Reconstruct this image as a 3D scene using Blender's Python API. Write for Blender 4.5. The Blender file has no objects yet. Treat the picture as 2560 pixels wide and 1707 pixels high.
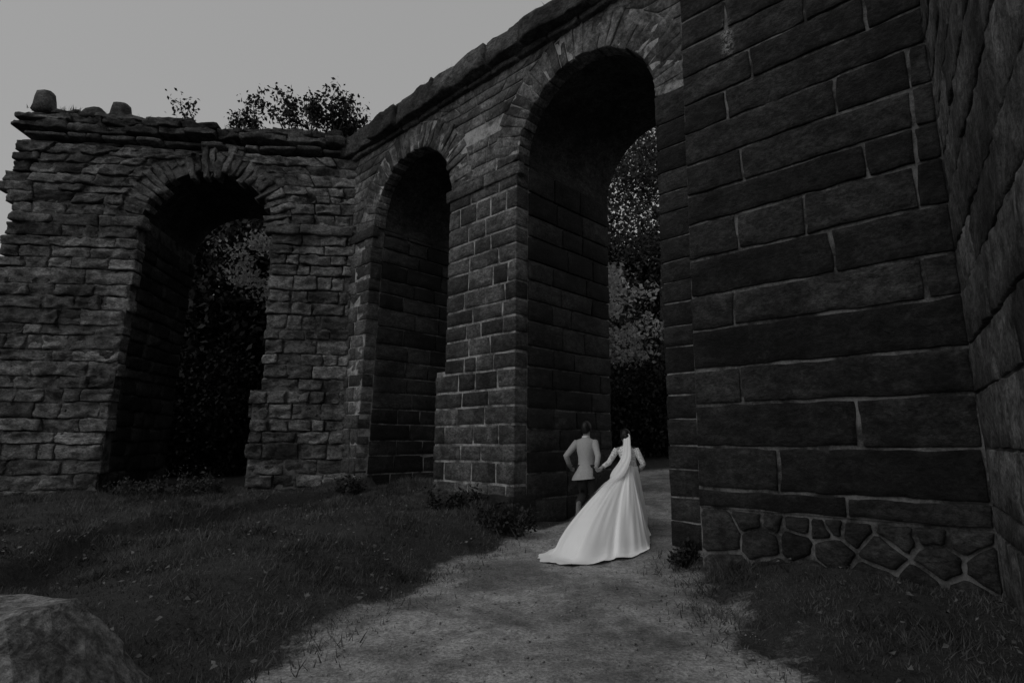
import bpy, bmesh, math, random
import numpy as np
from mathutils import Vector, Matrix, noise as mnoise

scene = bpy.context.scene
col = scene.collection

# ------------------------------------------------------------------ camera, sky, sun, exposure
cam_data = bpy.data.cameras.new('camera')
cam_data.sensor_width = 36.0
cam_data.lens = 20.0
cam_data.clip_start = 0.05
cam_data.clip_end = 2000.0
cam = bpy.data.objects.new('camera', cam_data)
col.objects.link(cam)
cam.location = (0, 0, 1.6)
cam.rotation_euler = (math.radians(100.0), 0, 0)
scene.camera = cam

TO_SUN = Vector((-0.58, -0.58, 0.66)).normalized()
world = bpy.data.worlds.new('World')
scene.world = world
world.use_nodes = True
wn, wl = world.node_tree.nodes, world.node_tree.links
wn.clear()
sky = wn.new('ShaderNodeTexSky')
sky.sky_type = 'NISHITA'
sky.sun_disc = False
sky.sun_elevation = math.asin(TO_SUN.z)
sky.sun_rotation = math.atan2(TO_SUN.x, TO_SUN.y)
sky.dust_density = 6.0
sky.air_density = 1.0
bw = wn.new('ShaderNodeRGBToBW')                      # black-and-white film
pw = wn.new('ShaderNodeMath'); pw.operation = 'POWER'; pw.inputs[1].default_value = 0.16   # an even overcast
bg = wn.new('ShaderNodeBackground'); bg.inputs['Strength'].default_value = 0.322
wo = wn.new('ShaderNodeOutputWorld')
wl.new(sky.outputs[0], bw.inputs[0]); wl.new(bw.outputs[0], pw.inputs[0])
wl.new(pw.outputs[0], bg.inputs['Color']); wl.new(bg.outputs[0], wo.inputs['Surface'])

sun_data = bpy.data.lights.new('sun', 'SUN')
sun_data.energy = 0.70
sun_data.angle = math.radians(60)
sun = bpy.data.objects.new('sun', sun_data)
col.objects.link(sun)
sun.rotation_euler = TO_SUN.to_track_quat('Z', 'Y').to_euler()

vs = scene.view_settings
vs.view_transform = 'Standard'; vs.look = 'None'; vs.exposure = 0.0; vs.gamma = 1.0
vs.use_curve_mapping = False
scene.cycles.max_bounces = 6

# ------------------------------------------------------------------ helpers
R = random.Random(7)
def n3(x, y, z): return mnoise.noise(Vector((x, y, z)))
def ss(a, b, x):
    t = np.clip((np.asarray(x, float) - a) / (b - a), 0, 1)
    return t * t * (3 - 2 * t)

def link(name, me, mat, parent=None, smooth=False):
    if mat is not None:
        me.materials.append(mat)
    if smooth:
        me.polygons.foreach_set('use_smooth', [True] * len(me.polygons))
    o = bpy.data.objects.new(name, me)
    col.objects.link(o)
    if parent is not None:
        o.parent = parent
    return o

def mesh_py(name, verts, faces):
    me = bpy.data.meshes.new(name)
    me.from_pydata(verts, [], faces)
    me.update()
    return me

def mesh_np(name, verts, faces):
    """verts (n,3) array, faces (m,k) array"""
    me = bpy.data.meshes.new(name)
    v = np.asarray(verts, np.float32); f = np.asarray(faces, np.int32)
    m, k = f.shape
    me.vertices.add(len(v)); me.vertices.foreach_set('co', v.ravel())
    me.loops.add(m * k); me.loops.foreach_set('vertex_index', f.ravel())
    me.polygons.add(m)
    me.polygons.foreach_set('loop_start', np.arange(0, m * k, k, dtype=np.int32))
    me.polygons.foreach_set('loop_total', np.full(m, k, dtype=np.int32))
    me.update(calc_edges=True)
    me.validate()
    return me

def empty(name, loc, label, cat, group=None, rz=0.0):
    o = bpy.data.objects.new(name, None)
    col.objects.link(o)
    o.location = loc
    o.rotation_euler = (0, 0, rz)
    o.empty_display_size = 0.2
    o['label'] = label; o['category'] = cat
    if group: o['group'] = group
    return o

def tag(o, label, cat, group=None, kind=None):
    o['label'] = label
    if cat: o['category'] = cat
    if group: o['group'] = group
    if kind: o['kind'] = kind
    return o

class MB:
    def __init__(self): self.v = []; self.f = []
    def tube(self, pts, rad, seg=10, cap=True, ell=None, up=(0, 0, 1)):
        """swept tube; rad per point, ell = (side, other) factors"""
        pts = [Vector(p) for p in pts]
        base = len(self.v)
        prev = None
        for i, p in enumerate(pts):
            a = pts[max(i - 1, 0)]; b = pts[min(i + 1, len(pts) - 1)]
            t = (b - a).normalized()
            if prev is None:
                ref = Vector((1, 0, 0)) if abs(t.x) < 0.8 else Vector((0, 1, 0))
                x = (ref - t * ref.dot(t)).normalized()
            else:
                x = (prev - t * prev.dot(t)).normalized()
            prev = x
            y = t.cross(x)
            r = rad[i]
            rx, ry = (r if not isinstance(r, tuple) else r[0]), (r if not isinstance(r, tuple) else r[1])
            for k in range(seg):
                an = 2 * math.pi * k / seg
                self.v.append(tuple(p + x * (rx * math.cos(an)) + y * (ry * math.sin(an))))
        for i in range(len(pts) - 1):
            for k in range(seg):
                a = base + i * seg + k; b = base + i * seg + (k + 1) % seg
                self.f.append((a, b, b + seg, a + seg))
        if cap:
            self.f.append(tuple(base + k for k in reversed(range(seg))))
            e = base + (len(pts) - 1) * seg
            self.f.append(tuple(e + k for k in range(seg)))
        return self
    def rings(self, rings, closed=True, cap0=False, cap1=False):
        base = len(self.v); n = len(rings[0])
        for r in rings: self.v.extend([tuple(p) for p in r])
        for i in range(len(rings) - 1):
            for k in range(n if closed else n - 1):
                a = base + i * n + k; b = base + i * n + (k + 1) % n
                self.f.append((a, b, b + n, a + n))
        if cap0: self.f.append(tuple(base + k for k in reversed(range(n))))
        if cap1: self.f.append(tuple(base + (len(rings) - 1) * n + k for k in range(n)))
        return self
    def quad(self, a, b, c, d):
        i = len(self.v); self.v += [tuple(a), tuple(b), tuple(c), tuple(d)]; self.f.append((i, i + 1, i + 2, i + 3))
    def build(self, name, mat, parent=None, smooth=True):
        return link(name, mesh_py(name, self.v, self.f), mat, parent, smooth)

# ------------------------------------------------------------------ materials
def new_mat(name):
    m = bpy.data.materials.new(name); m.use_nodes = True
    nt = m.node_tree
    b = nt.nodes['Principled BSDF']
    b.inputs['Roughness'].default_value = 0.9
    b.inputs['Specular IOR Level'].default_value = 0.25
    return m, nt.nodes, nt.links, b

def mathn(N, L, op, a, b=None, c=None, clamp=False):
    m = N.new('ShaderNodeMath'); m.operation = op; m.use_clamp = clamp
    for i, x in enumerate((a, b, c)):
        if x is None: continue
        if isinstance(x, (int, float)): m.inputs[i].default_value = x
        else: L.new(x, m.inputs[i])
    return m.outputs[0]

def noise_n(N, L, vec, scale, detail=5, rough=0.6, dist=0.0):
    t = N.new('ShaderNodeTexNoise')
    t.inputs['Scale'].default_value = scale; t.inputs['Detail'].default_value = detail
    t.inputs['Roughness'].default_value = rough; t.inputs['Distortion'].default_value = dist
    if vec is not None: L.new(vec, t.inputs['Vector'])
    return t.outputs[0]

def ramp(N, L, fac, lo, hi, a=0.0, b=1.0):
    m = N.new('ShaderNodeMapRange'); m.interpolation_type = 'SMOOTHSTEP'
    m.inputs[1].default_value = lo; m.inputs[2].default_value = hi
    m.inputs[3].default_value = a; m.inputs[4].default_value = b
    L.new(fac, m.inputs[0]); return m.outputs[0]

def stone_mat(name, base, var=0.5, lichen=0.25, lichen_col=0.22, bump=0.5, bed=True, grain=17, stain=None):
    m, N, L, B = new_mat(name)
    geo = N.new('ShaderNodeNewGeometry'); oi = N.new('ShaderNodeObjectInfo')
    sep = N.new('ShaderNodeCombineXYZ')
    pos = geo.outputs['Position']
    # bedding: squeeze z so grain runs along the courses
    mp = N.new('ShaderNodeMapping'); mp.inputs['Scale'].default_value = (1, 1, 1.8 if bed else 1); L.new(pos, mp.inputs[0])
    rnd = oi.outputs['Random']
    tone = mathn(N, L, 'MULTIPLY_ADD', rnd, 2 * var, 1 - var)
    big = ramp(N, L, noise_n(N, L, pos, 0.9, 5, 0.65), 0.35, 0.65, 0.5, 1.45)
    med = ramp(N, L, noise_n(N, L, mp.outputs[0], 5.5, 6, 0.72, 0.4), 0.3, 0.7, 0.45, 1.55)
    fine = ramp(N, L, noise_n(N, L, mp.outputs[0], grain, 6, 0.85), 0.3, 0.7, 0.3, 1.8)
    v = mathn(N, L, 'MULTIPLY', mathn(N, L, 'MULTIPLY', tone, big), mathn(N, L, 'MULTIPLY', med, fine))
    v = mathn(N, L, 'MULTIPLY', v, base)
    # pale lichen and lime blooms, patchy
    lm = ramp(N, L, noise_n(N, L, pos, 2.3, 8, 0.72, 0.3), 0.54, 0.72)
    lm2 = ramp(N, L, noise_n(N, L, pos, 24, 4, 0.7), 0.42, 0.62)
    lm = mathn(N, L, 'MULTIPLY', mathn(N, L, 'MULTIPLY', lm, lm2), lichen)
    mx = mathn(N, L, 'ADD', mathn(N, L, 'MULTIPLY', v, mathn(N, L, 'SUBTRACT', 1.0, lm)), mathn(N, L, 'MULTIPLY', lm, lichen_col))
    if stain:                                             # one chalky run of lime down the face
        sm = N.new('ShaderNodeVectorMath'); sm.operation = 'SUBTRACT'; L.new(pos, sm.inputs[0]); sm.inputs[1].default_value = stain
        sc_ = N.new('ShaderNodeVectorMath'); sc_.operation = 'MULTIPLY'; L.new(sm.outputs[0], sc_.inputs[0]); sc_.inputs[1].default_value = (8.0, 8.0, 2.0)
        ln = N.new('ShaderNodeVectorMath'); ln.operation = 'LENGTH'; L.new(sc_.outputs[0], ln.inputs[0])
        near = ramp(N, L, ln.outputs['Value'], 0.1, 1.0, 1.0, 0.0)
        sm2 = mathn(N, L, 'MULTIPLY', near, ramp(N, L, noise_n(N, L, pos, 26, 5, 0.7, 0.5), 0.44, 0.6))
        mx = mathn(N, L, 'ADD', mx, mathn(N, L, 'MULTIPLY', sm2, 0.26))
    cc = N.new('ShaderNodeCombineColor')
    for i in range(3): L.new(mx, cc.inputs[i])
    L.new(cc.outputs[0], B.inputs['Base Color'])
    bp = N.new('ShaderNodeBump'); bp.inputs['Strength'].default_value = bump; bp.inputs['Distance'].default_value = 0.03
    hsum = mathn(N, L, 'ADD', noise_n(N, L, mp.outputs[0], 11, 7, 0.7, 0.3), mathn(N, L, 'MULTIPLY', noise_n(N, L, pos, 42, 4, 0.8), 0.8))
    L.new(hsum, bp.inputs['Height']); L.new(bp.outputs[0], B.inputs['Normal'])
    return m

M_LEFT = stone_mat('weathered_sandstone', 0.100, 0.55, 0.75, 0.30, 1.0)
M_ARC = stone_mat('arcade_sandstone', 0.055, 0.6, 0.55, 0.24, 0.7)
M_SPAN = stone_mat('lichened_sandstone', 0.084, 0.5, 0.9, 0.33, 0.8, bed=False)
M_BUT = stone_mat('sooty_and_shade_sandstone', 0.020, 0.65, 0.22, 0.13, 0.9, stain=(2.918, 6.881, 6.95))  # dark buttress stone; on the reveals its tone stands in for shade
M_SIDE = stone_mat('coarse_sandstone', 0.085, 0.35, 0.25, 0.12, 1.0, bed=False, grain=20)
M_COPE = stone_mat('coping_sandstone', 0.060, 0.4, 0.5, 0.2, 0.8)
M_RUBBLE = stone_mat('rubble_stone', 0.024, 0.5, 0.1, 0.14, 0.8)
M_BOULDER = stone_mat('boulder_stone', 0.125, 0.1, 0.5, 0.24, 0.7, bed=False)
M_HOLE = stone_mat('painted_shade_recess', 0.030, 0.1, 0.0, 0.1, 0.3)  # dark tone stands in for shade in the vaults and the missing block

def mortar_mat(name, base, amp=0.5):
    m, N, L, B = new_mat(name)
    geo = N.new('ShaderNodeNewGeometry'); pos = geo.outputs['Position']
    a = ramp(N, L, noise_n(N, L, pos, 2.4, 7, 0.75), 0.38, 0.62, 1 - amp, 1 + amp)
    b = ramp(N, L, noise_n(N, L, pos, 45, 4, 0.7), 0.2, 0.8, 0.7, 1.3)
    v = mathn(N, L, 'MULTIPLY', mathn(N, L, 'MULTIPLY', a, b), base)
    cc = N.new('ShaderNodeCombineColor')
    for i in range(3): L.new(v, cc.inputs[i])
    L.new(cc.outputs[0], B.inputs['Base Color'])
    bp = N.new('ShaderNodeBump'); bp.inputs['Strength'].default_value = 0.6; bp.inputs['Distance'].default_value = 0.02
    L.new(noise_n(N, L, pos, 25, 6, 0.7), bp.inputs['Height']); L.new(bp.outputs[0], B.inputs['Normal'])
    return m
M_MORT_L = mortar_mat('crumbling_mortar', 0.060, 0.9)
M_MORT_A = mortar_mat('pale_mortar', 0.20, 0.7)
M_MORT_B = mortar_mat('lime_mortar', 0.095, 0.75)
M_MORT_D = mortar_mat('dark_mortar', 0.05, 0.4)

def plain_mat(name, v, rough=0.8, nscale=0, amp=0.2, bump=0.0, sheen=0.0, trans=0.0, bscale=60):
    m, N, L, B = new_mat(name)
    B.inputs['Roughness'].default_value = rough
    B.inputs['Base Color'].default_value = (v, v, v, 1)
    if nscale:
        tc = N.new('ShaderNodeTexCoord')
        a = ramp(N, L, noise_n(N, L, tc.outputs['Object'], nscale, 4, 0.6), 0.25, 0.75, v * (1 - amp), v * (1 + amp))
        cc = N.new('ShaderNodeCombineColor')
        for i in range(3): L.new(a, cc.inputs[i])
        L.new(cc.outputs[0], B.inputs['Base Color'])
        if bump:
            bp = N.new('ShaderNodeBump'); bp.inputs['Strength'].default_value = bump; bp.inputs['Distance'].default_value = 0.01
            L.new(noise_n(N, L, tc.outputs['Object'], bscale, 4, 0.6), bp.inputs['Height']); L.new(bp.outputs[0], B.inputs['Normal'])
    return m

def leaf_mat(name, lo, hi, trans=0.35, scale=3.0):
    m, N, L, B = new_mat(name)
    geo = N.new('ShaderNodeNewGeometry')
    a = ramp(N, L, noise_n(N, L, geo.outputs['Position'], scale, 5, 0.75), 0.3, 0.7, lo, hi)
    cc = N.new('ShaderNodeCombineColor')
    for i in range(3): L.new(a, cc.inputs[i])
    L.new(cc.outputs[0], B.inputs['Base Color'])
    B.inputs['Roughness'].default_value = 0.6
    tr = N.new('ShaderNodeBsdfTranslucent'); L.new(cc.outputs[0], tr.inputs[0])
    mx = N.new('ShaderNodeMixShader'); mx.inputs[0].default_value = trans
    L.new(B.outputs[0], mx.inputs[1]); L.new(tr.outputs[0], mx.inputs[2])
    L.new(mx.outputs[0], N['Material Output'].inputs['Surface'])
    return m
M_LEAF = leaf_mat('leaves', 0.012, 0.09, 0.3, 1.2)
M_LEAF_PALE = leaf_mat('pale_leaves', 0.05, 0.30, 0.35, 1.5)
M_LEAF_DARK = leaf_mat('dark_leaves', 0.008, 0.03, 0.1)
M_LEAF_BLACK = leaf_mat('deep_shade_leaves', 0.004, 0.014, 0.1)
M_LEAF_BRIGHT = leaf_mat('sunless_pale_leaves', 0.16, 0.48, 0.35, 2.2)
M_GRASS = leaf_mat('grass_blades', 0.015, 0.13, 0.3, 1.3)
M_BARK = plain_mat('bark', 0.05, 0.95, 12, 0.4, 0.6)

# ------------------------------------------------------------------ terrain
NX, NY = 0.6884, 0.7254          # into the arcade
EX, EY = 0.7254, -0.6884         # along the arcade, towards the right and nearer
LEFT_E = ([-50, 0, 2.5, 4.2, 6.35, 8.6, 9.6, 10.4, 12.3, 16, 20, 30, 60], [-2.6, -2.6, -2.3, -1.85, -1.26, -0.42, -0.05, 0.55, 2.2, 2.9, 3.7, 6, 12])
RIGHT_E = ([-50, 0, 4.2, 6.0, 7.5, 8.3, 10.3, 12, 16, 20, 30, 60], [2.2, 2.2, 2.0, 1.95, 2.2, 2.4, 4.3, 5.0, 5.9, 6.8, 9.5, 18])
STEP = ([2.0, 5.9, 7.2, 8.4, 10.3, 12.1, 14.0], [-4.9, -5.1, -5.55, -5.7, -5.2, -4.3, -3.2])
def height(x, y, rough=True):
    x = np.asarray(x, float); y = np.asarray(y, float)
    c = NX * x + NY * y
    s = EX * x + EY * y
    h = 0.2 * ss(6.3, 9.2, c) + 0.105 * np.clip(c - 10.0, 0, 8)
    h = h + 5.5 * ss(19, 36, y) * (1 - ss(60, 150, np.abs(x))) * ss(12.5, 18, c)
    dl = np.interp(y, *LEFT_E) - x
    dr = x - np.interp(y, *RIGHT_E)
    beh = 1 - ss(9.5, 12.0, c)
    h = h + beh * (0.42 * ss(-0.1, 1.6, dl) * ss(3.2, 8.8, y) * (0.15 + 0.85 * ss(-6.0, -2.2, x)) + 0.10 * ss(2.0, 5.5, dl))
    st = np.interp(y, *STEP) - x + 0.25 * np.sin(y * 2.1) * 0.5
    h = h + 0.26 * ss(-0.12, 0.10, st) * ss(2, 5, y) * beh
    h = h + 0.10 * ss(0.1, 1.2, dr) * beh + 0.15 * ss(5.6, 6.7, c) * ss(0.05, 0.5, dr) * (1 - ss(7.0, 7.4, c))
    # heap of soil against the mid pier corner
    h = h + 0.30 * np.exp(-(((x + 0.45) / 0.55) ** 2 + ((y - 10.0) / 0.6) ** 2))
    if rough:
        pm = 1 - ss(-0.15, 0.25, np.maximum(dl, dr))
        a = 0.012 + 0.05 * (1 - pm)
        h = h + a * (np.sin(1.7 * x + 0.6 * np.sin(2.3 * y)) * np.cos(1.9 * y + 1.1 * np.sin(1.3 * x)) + 0.5 * np.sin(5.1 * x + 2.2 * y) * np.sin(4.3 * y - 1.7 * x))
    return h
def H(x, y): return float(height(x, y))

gx = np.concatenate([[-400, -200, -100, -60, -40, -28, -20, -16], np.arange(-13, 9.01, 0.12), [11, 13, 16, 20, 26, 34, 45, 60, 100, 200, 400]])
gy = np.concatenate([[-400, -200, -100, -50, -25, -12, -6, -3, -1, 0, 1.0], np.arange(1.6, 15.01, 0.12), [15.5, 16, 17, 18, 20, 22, 25, 28, 32, 36, 42, 50, 70, 120, 200, 400]])
GX, GY = np.meshgrid(gx, gy)
GZ = height(GX, GY)
rs = np.random.RandomState(3)
fine = (GX > -13) & (GX < 9) & (GY > 1.5) & (GY < 15)
GZ = GZ + np.where(fine, rs.normal(0, 0.006, GX.shape), 0)
nxg, nyg = len(gx), len(gy)
idx = np.arange(nxg * nyg).reshape(nyg, nxg)
faces = np.stack([idx[:-1, :-1], idx[:-1, 1:], idx[1:, 1:], idx[1:, :-1]], -1).reshape(-1, 4)
me = mesh_np('ground', np.stack([GX, GY, GZ], -1).reshape(-1, 3), faces)
dl = np.interp(GY, *LEFT_E) - GX
dr = GX - np.interp(GY, *RIGHT_E)
wob = 0.16 * np.sin(GX * 3.1 + GY * 1.7) + 0.12 * np.sin(GX * 7.3 - GY * 5.1) + rs.normal(0, 0.04, GX.shape)
pmask = (1 - ss(-0.40, 0.50, np.maximum(dl, dr * 0.8) + wob * 0.9)) * (1 - ss(16.0, 18.5, GY))
at = me.attributes.new('path_mask', 'FLOAT', 'POINT')
at.data.foreach_set('value', pmask.ravel().astype(np.float32))
mg, N, L, B = new_mat('earth_and_gravel')
geo = N.new('ShaderNodeNewGeometry'); pos = geo.outputs['Position']
atn = N.new('ShaderNodeAttribute'); atn.attribute_name = 'path_mask'
edge = mathn(N, L, 'ADD', atn.outputs['Fac'], mathn(N, L, 'MULTIPLY_ADD', noise_n(N, L, pos, 6, 6, 0.7), 0.9, -0.45))
edge = mathn(N, L, 'ADD', edge, mathn(N, L, 'MULTIPLY_ADD', noise_n(N, L, pos, 22, 5, 0.8), 0.8, -0.4))
pmk = ramp(N, L, edge, 0.25, 0.75)
gbig = ramp(N, L, noise_n(N, L, pos, 0.75, 5, 0.62, 0.3), 0.34, 0.66, 0.5, 1.3)
gmed = ramp(N, L, noise_n(N, L, pos, 5, 6, 0.7), 0.3, 0.7, 0.7, 1.3)
gfin = ramp(N, L, noise_n(N, L, pos, 34, 6, 0.85), 0.3, 0.7, 0.35, 1.65)
grav = mathn(N, L, 'MULTIPLY', mathn(N, L, 'MULTIPLY', gbig, gmed), mathn(N, L, 'MULTIPLY', gfin, 0.25))
soil = mathn(N, L, 'MULTIPLY', mathn(N, L, 'MULTIPLY', gmed, gfin), 0.028)
v = mathn(N, L, 'ADD', mathn(N, L, 'MULTIPLY', grav, pmk), mathn(N, L, 'MULTIPLY', soil, mathn(N, L, 'SUBTRACT', 1.0, pmk)))
cc = N.new('ShaderNodeCombineColor')
for i in range(3): L.new(v, cc.inputs[i])
L.new(cc.outputs[0], B.inputs['Base Color'])
bp = N.new('ShaderNodeBump'); bp.inputs['Strength'].default_value = 0.7; bp.inputs['Distance'].default_value = 0.02
L.new(noise_n(N, L, pos, 40, 7, 0.75), bp.inputs['Height']); L.new(bp.outputs[0], B.inputs['Normal'])
ground = link('ground', me, mg, None, True)
ground['kind'] = 'structure'
ground['label'] = 'gravel path between dark grass banks leading through the arch'

# ------------------------------------------------------------------ masonry
class Frame:
    """a wall plane: a runs along it, d points out of it"""
    def __init__(self, o, e, out): self.o = o; self.e = e; self.out = out
    def p(self, a, z, d): return (self.o[0] + a * self.e[0] + d * self.out[0], self.o[1] + a * self.e[1] + d * self.out[1], z)

def make_stone(name, mp, w, h, fr, parent, mat, proud=0.02, rd=0.02, rough=0.008, depth=0.18, nx=6, ny=3, jit=0.008, seed=0.0, nsc=3.0):
    """mp(u, v) -> (a, z); a rough-faced block with rounded arrises and an uneven outline"""
    eu = min(0.32, rd / max(w, 1e-3)); ev = min(0.32, rd / max(h, 1e-3))
    us = [0, eu] + [eu + (1 - 2 * eu) * i / nx for i in range(1, nx)] + [1 - eu, 1]
    vs_ = [0, ev] + [ev + (1 - 2 * ev) * i / ny for i in range(1, ny)] + [1 - ev, 1]
    V = []; F = []
    nu, nv = len(us), len(vs_)
    cu, cv = mp(0.5, 0.5)
    tilt_a, tilt_z = R.uniform(-1, 1) * rough * 1.2, R.uniform(-1, 1) * rough * 1.2
    for j, v in enumerate(vs_):
        for i, u in enumerate(us):
            a, z = mp(u, v)
            ed = (i == 0 or i == nu - 1) + (j == 0 or j == nv - 1)
            k = jit * (1.0 if ed else 0.4)
            a2 = a + k * n3(a * 4 + seed, z * 4, 3.1) - (jit * 0.8 * (1 if i == nu - 1 else -1 if i == 0 else 0)) * abs(n3(z * 5, seed, 1.7))
            z2 = z + k * n3(a * 4, z * 4 + seed, 7.7) - (jit * 0.8 * (1 if j == nv - 1 else -1 if j == 0 else 0)) * abs(n3(a * 5, seed, 4.4))
            if ed == 2:                                   # knock the corners off
                a2 += (cu - a2) * min(0.2, rd * 0.7 / max(w, .05)); z2 += (cv - z2) * min(0.2, rd * 0.7 / max(h, .05))
            d = proud + rough * 1.7 * n3(a * nsc, z * nsc * 1.6, seed) + rough * 1.0 * n3(a * nsc * 3.1, z * nsc * 4.0, seed + 9)
            d += tilt_a * (u - 0.5) + tilt_z * (v - 0.5)
            if ed: d -= rd * (0.9 if ed == 1 else 1.2)
            V.append(fr.p(a2, z2, d))
    for j in range(nv - 1):
        for i in range(nu - 1):
            F.append((j * nu + i, j * nu + i + 1, (j + 1) * nu + i + 1, (j + 1) * nu + i))
    ring = [i for i in range(nu)] + [j * nu + nu - 1 for j in range(1, nv)] + [(nv - 1) * nu + i for i in range(nu - 2, -1, -1)] + [j * nu for j in range(nv - 2, 0, -1)]
    b0 = len(V)
    for q in ring:
        x, y, z = V[q]
        dd = -depth
        # push straight back along the normal
        cur = (x - fr.o[0]) * fr.out[0] + (y - fr.o[1]) * fr.out[1]
        V.append((x + (dd - cur) * fr.out[0], y + (dd - cur) * fr.out[1], z))
    n = len(ring)
    for q in range(n):
        F.append((ring[q], b0 + q, b0 + (q + 1) % n, ring[(q + 1) % n]))
    me = mesh_py(name, V, F)
    return link(name, me, mat, parent, True)

def joint_fn(seed, amp):
    def f(z, a): return z + amp * n3(a * 0.9, z * 2.0 + seed, 0.3) + amp * 0.5 * n3(a * 2.7, z * 3, seed)
    return f

def lay_course(fr, parent, mat, z0, z1, iv, lens, jf, gap=0.012, name='stone', joints=None, nx=None, hole=None, **kw):
    """iv = (left at bottom, left at top, right at bottom, right at top)"""
    lb, lt, rb, rt = iv
    L0 = (rb + rt) / 2 - (lb + lt) / 2
    if L0 < 0.08: return
    cuts = [0.0]
    if joints is not None:
        for a in sorted(joints):
            t = (a - lb) / (rb - lb)
            if 0.04 < t < 0.96: cuts.append(t)
    else:
        x = 0.0
        while True:
            st = R.uniform(*lens)
            if x + st > L0 - lens[0] * 0.6: break
            x += st; cuts.append(x / L0)
    cuts.append(1.0)
    for i in range(len(cuts) - 1):
        t0, t1 = cuts[i], cuts[i + 1]
        sl0 = R.uniform(-.012, .012) if i > 0 else 0; sl1 = R.uniform(-.012, .012) if i < len(cuts) - 2 else 0
        a00 = lb + (rb - lb) * t0 + sl0; a10 = lb + (rb - lb) * t1 + sl1
        a01 = lt + (rt - lt) * t0 - sl0; a11 = lt + (rt - lt) * t1 - sl1
        g = gap / 2
        def mp(u, v, a00=a00, a10=a10, a01=a01, a11=a11):
            a = (a00 + g) * (1 - u) * (1 - v) + (a10 - g) * u * (1 - v) + (a01 + g) * (1 - u) * v + (a11 - g) * u * v
            zb = jf(z0, a) + g; zt = jf(z1, a) - g
            return a, zb + (zt - zb) * v
        w = (a10 + a11 - a00 - a01) / 2; h = z1 - z0
        k = dict(kw)
        m2 = mat
        if 'pj' in k:
            pj = k.pop('pj'); k['proud'] = k.get('proud', 0.02) + R.uniform(-pj, pj)
        am = (a00 + a10) / 2
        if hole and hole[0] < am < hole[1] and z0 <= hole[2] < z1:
            m2 = M_HOLE; k['proud'] = -0.035  # shade of a missing block, put into the colour
        fn = k.pop('fine', 1)
        make_stone(name, mp, w, h, fr, parent, m2, nx=(nx or max(3, int(w / 0.16))) * fn, ny=(3 if h > .25 else 2) * fn, seed=R.uniform(0, 90), **k)

def voussoirs(fr, parent, mat, ac, zs, r0, r1, n, gap=0.014, jitr=0.06, **kw):
    for i in range(n):
        t0 = math.pi * (1 - i / n); t1 = math.pi * (1 - (i + 1) / n)
        ro = r1 + R.uniform(-jitr, jitr); ri = r0 + R.uniform(-0.02, 0.015) * (1 + 9 * (jitr > 0.1))
        if jitr > 0.1 and i in (10, 11): ri += 0.30
        if jitr > 0.1: ro += 0.12 * math.sin(i * 1.9)
        gi = gap / r0 / 2; go = gap / r1 / 2
        def mp(u, v, t0=t0, t1=t1, ro=ro, ri=ri):
            r = ri + (ro - ri) * v
            g = gi + (go - gi) * v
            t = (t0 - g) * (1 - u) + (t1 + g) * u
            return ac + r * math.cos(t), zs + r * math.sin(t)
        make_stone('voussoir', mp, math.pi * r0 / n, r1 - r0, fr, parent, mat, nx=3, ny=4, depth=0.3, seed=R.uniform(0, 90), **kw)

def core_wall(name, fr, parent, mat, rec, thick, segs, arches, top):
    """segs: piers as lists of (z, left, right); arches (ac, zs, r): spandrel above each; front face at d=-rec"""
    mb = MB(); so = MB()
    f, b = -rec, -thick
    for pier in segs:
        for (z0, l0, r0), (z1, l1, r1) in zip(pier[:-1], pier[1:]):
            mb.quad(fr.p(l0, z0, f), fr.p(r0, z0, f), fr.p(r1, z1, f), fr.p(l1, z1, f))
            mb.quad(fr.p(r0, z0, b), fr.p(l0, z0, b), fr.p(l1, z1, b), fr.p(r1, z1, b))
            mb.quad(fr.p(r0, z0, f), fr.p(r0, z0, b), fr.p(r1, z1, b), fr.p(r1, z1, f))
            mb.quad(fr.p(l0, z0, b), fr.p(l0, z0, f), fr.p(l1, z1, f), fr.p(l1, z1, b))
    for ac, zs, r in arches:
        n = 20
        pts = [(ac - r * math.cos(math.pi * i / n), zs + r * math.sin(math.pi * i / n)) for i in range(n + 1)]
        for (a0, z0), (a1, z1) in zip(pts[:-1], pts[1:]):
            mb.quad(fr.p(a0, z0, f), fr.p(a1, z1, f), fr.p(a1, top, f), fr.p(a0, top, f))
            mb.quad(fr.p(a1, z1, b), fr.p(a0, z0, b), fr.p(a0, top, b), fr.p(a1, top, b))
            so.quad(fr.p(a0, z0, b), fr.p(a1, z1, b), fr.p(a1, z1, f), fr.p(a0, z0, f))
    lo = min(p[-1][1] for p in segs); hi = max(p[-1][2] for p in segs)
    so.build('vault_soffit', M_HOLE, parent, False)  # vault shade is put into the soffit colour
    mb.quad(fr.p(lo, top, f), fr.p(hi, top, f), fr.p(hi, top, b), fr.p(lo, top, b))
    return mb.build(name, mat, parent, False)

def jamb(out_fr, a_edge, side, z0, z1, depth0, depth1, ch, parent, mat, jf, lens=(0.45, 1.0), **kw):
    """stones lining the reveal of an opening; side=+1 faces +a"""
    f = out_fr
    back = (-f.out[0], -f.out[1])
    z = z0
    while z < z1 - 0.1:
        ae = a_edge[0] + (a_edge[1] - a_edge[0]) * (z - z0) / (z1 - z0)
        fr = Frame((f.o[0] + ae * f.e[0], f.o[1] + ae * f.e[1]), back, (f.e[0] * side, f.e[1] * side))
        hh = min(ch * R.uniform(0.85, 1.15), z1 - z)
        if z1 - z - hh < 0.12: hh = z1 - z
        lay_course(fr, parent, mat, z, z + hh, (depth0, depth0, depth1, depth1), lens, jf, name='jamb_stone', nx=3, **kw)
        z += hh

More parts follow.
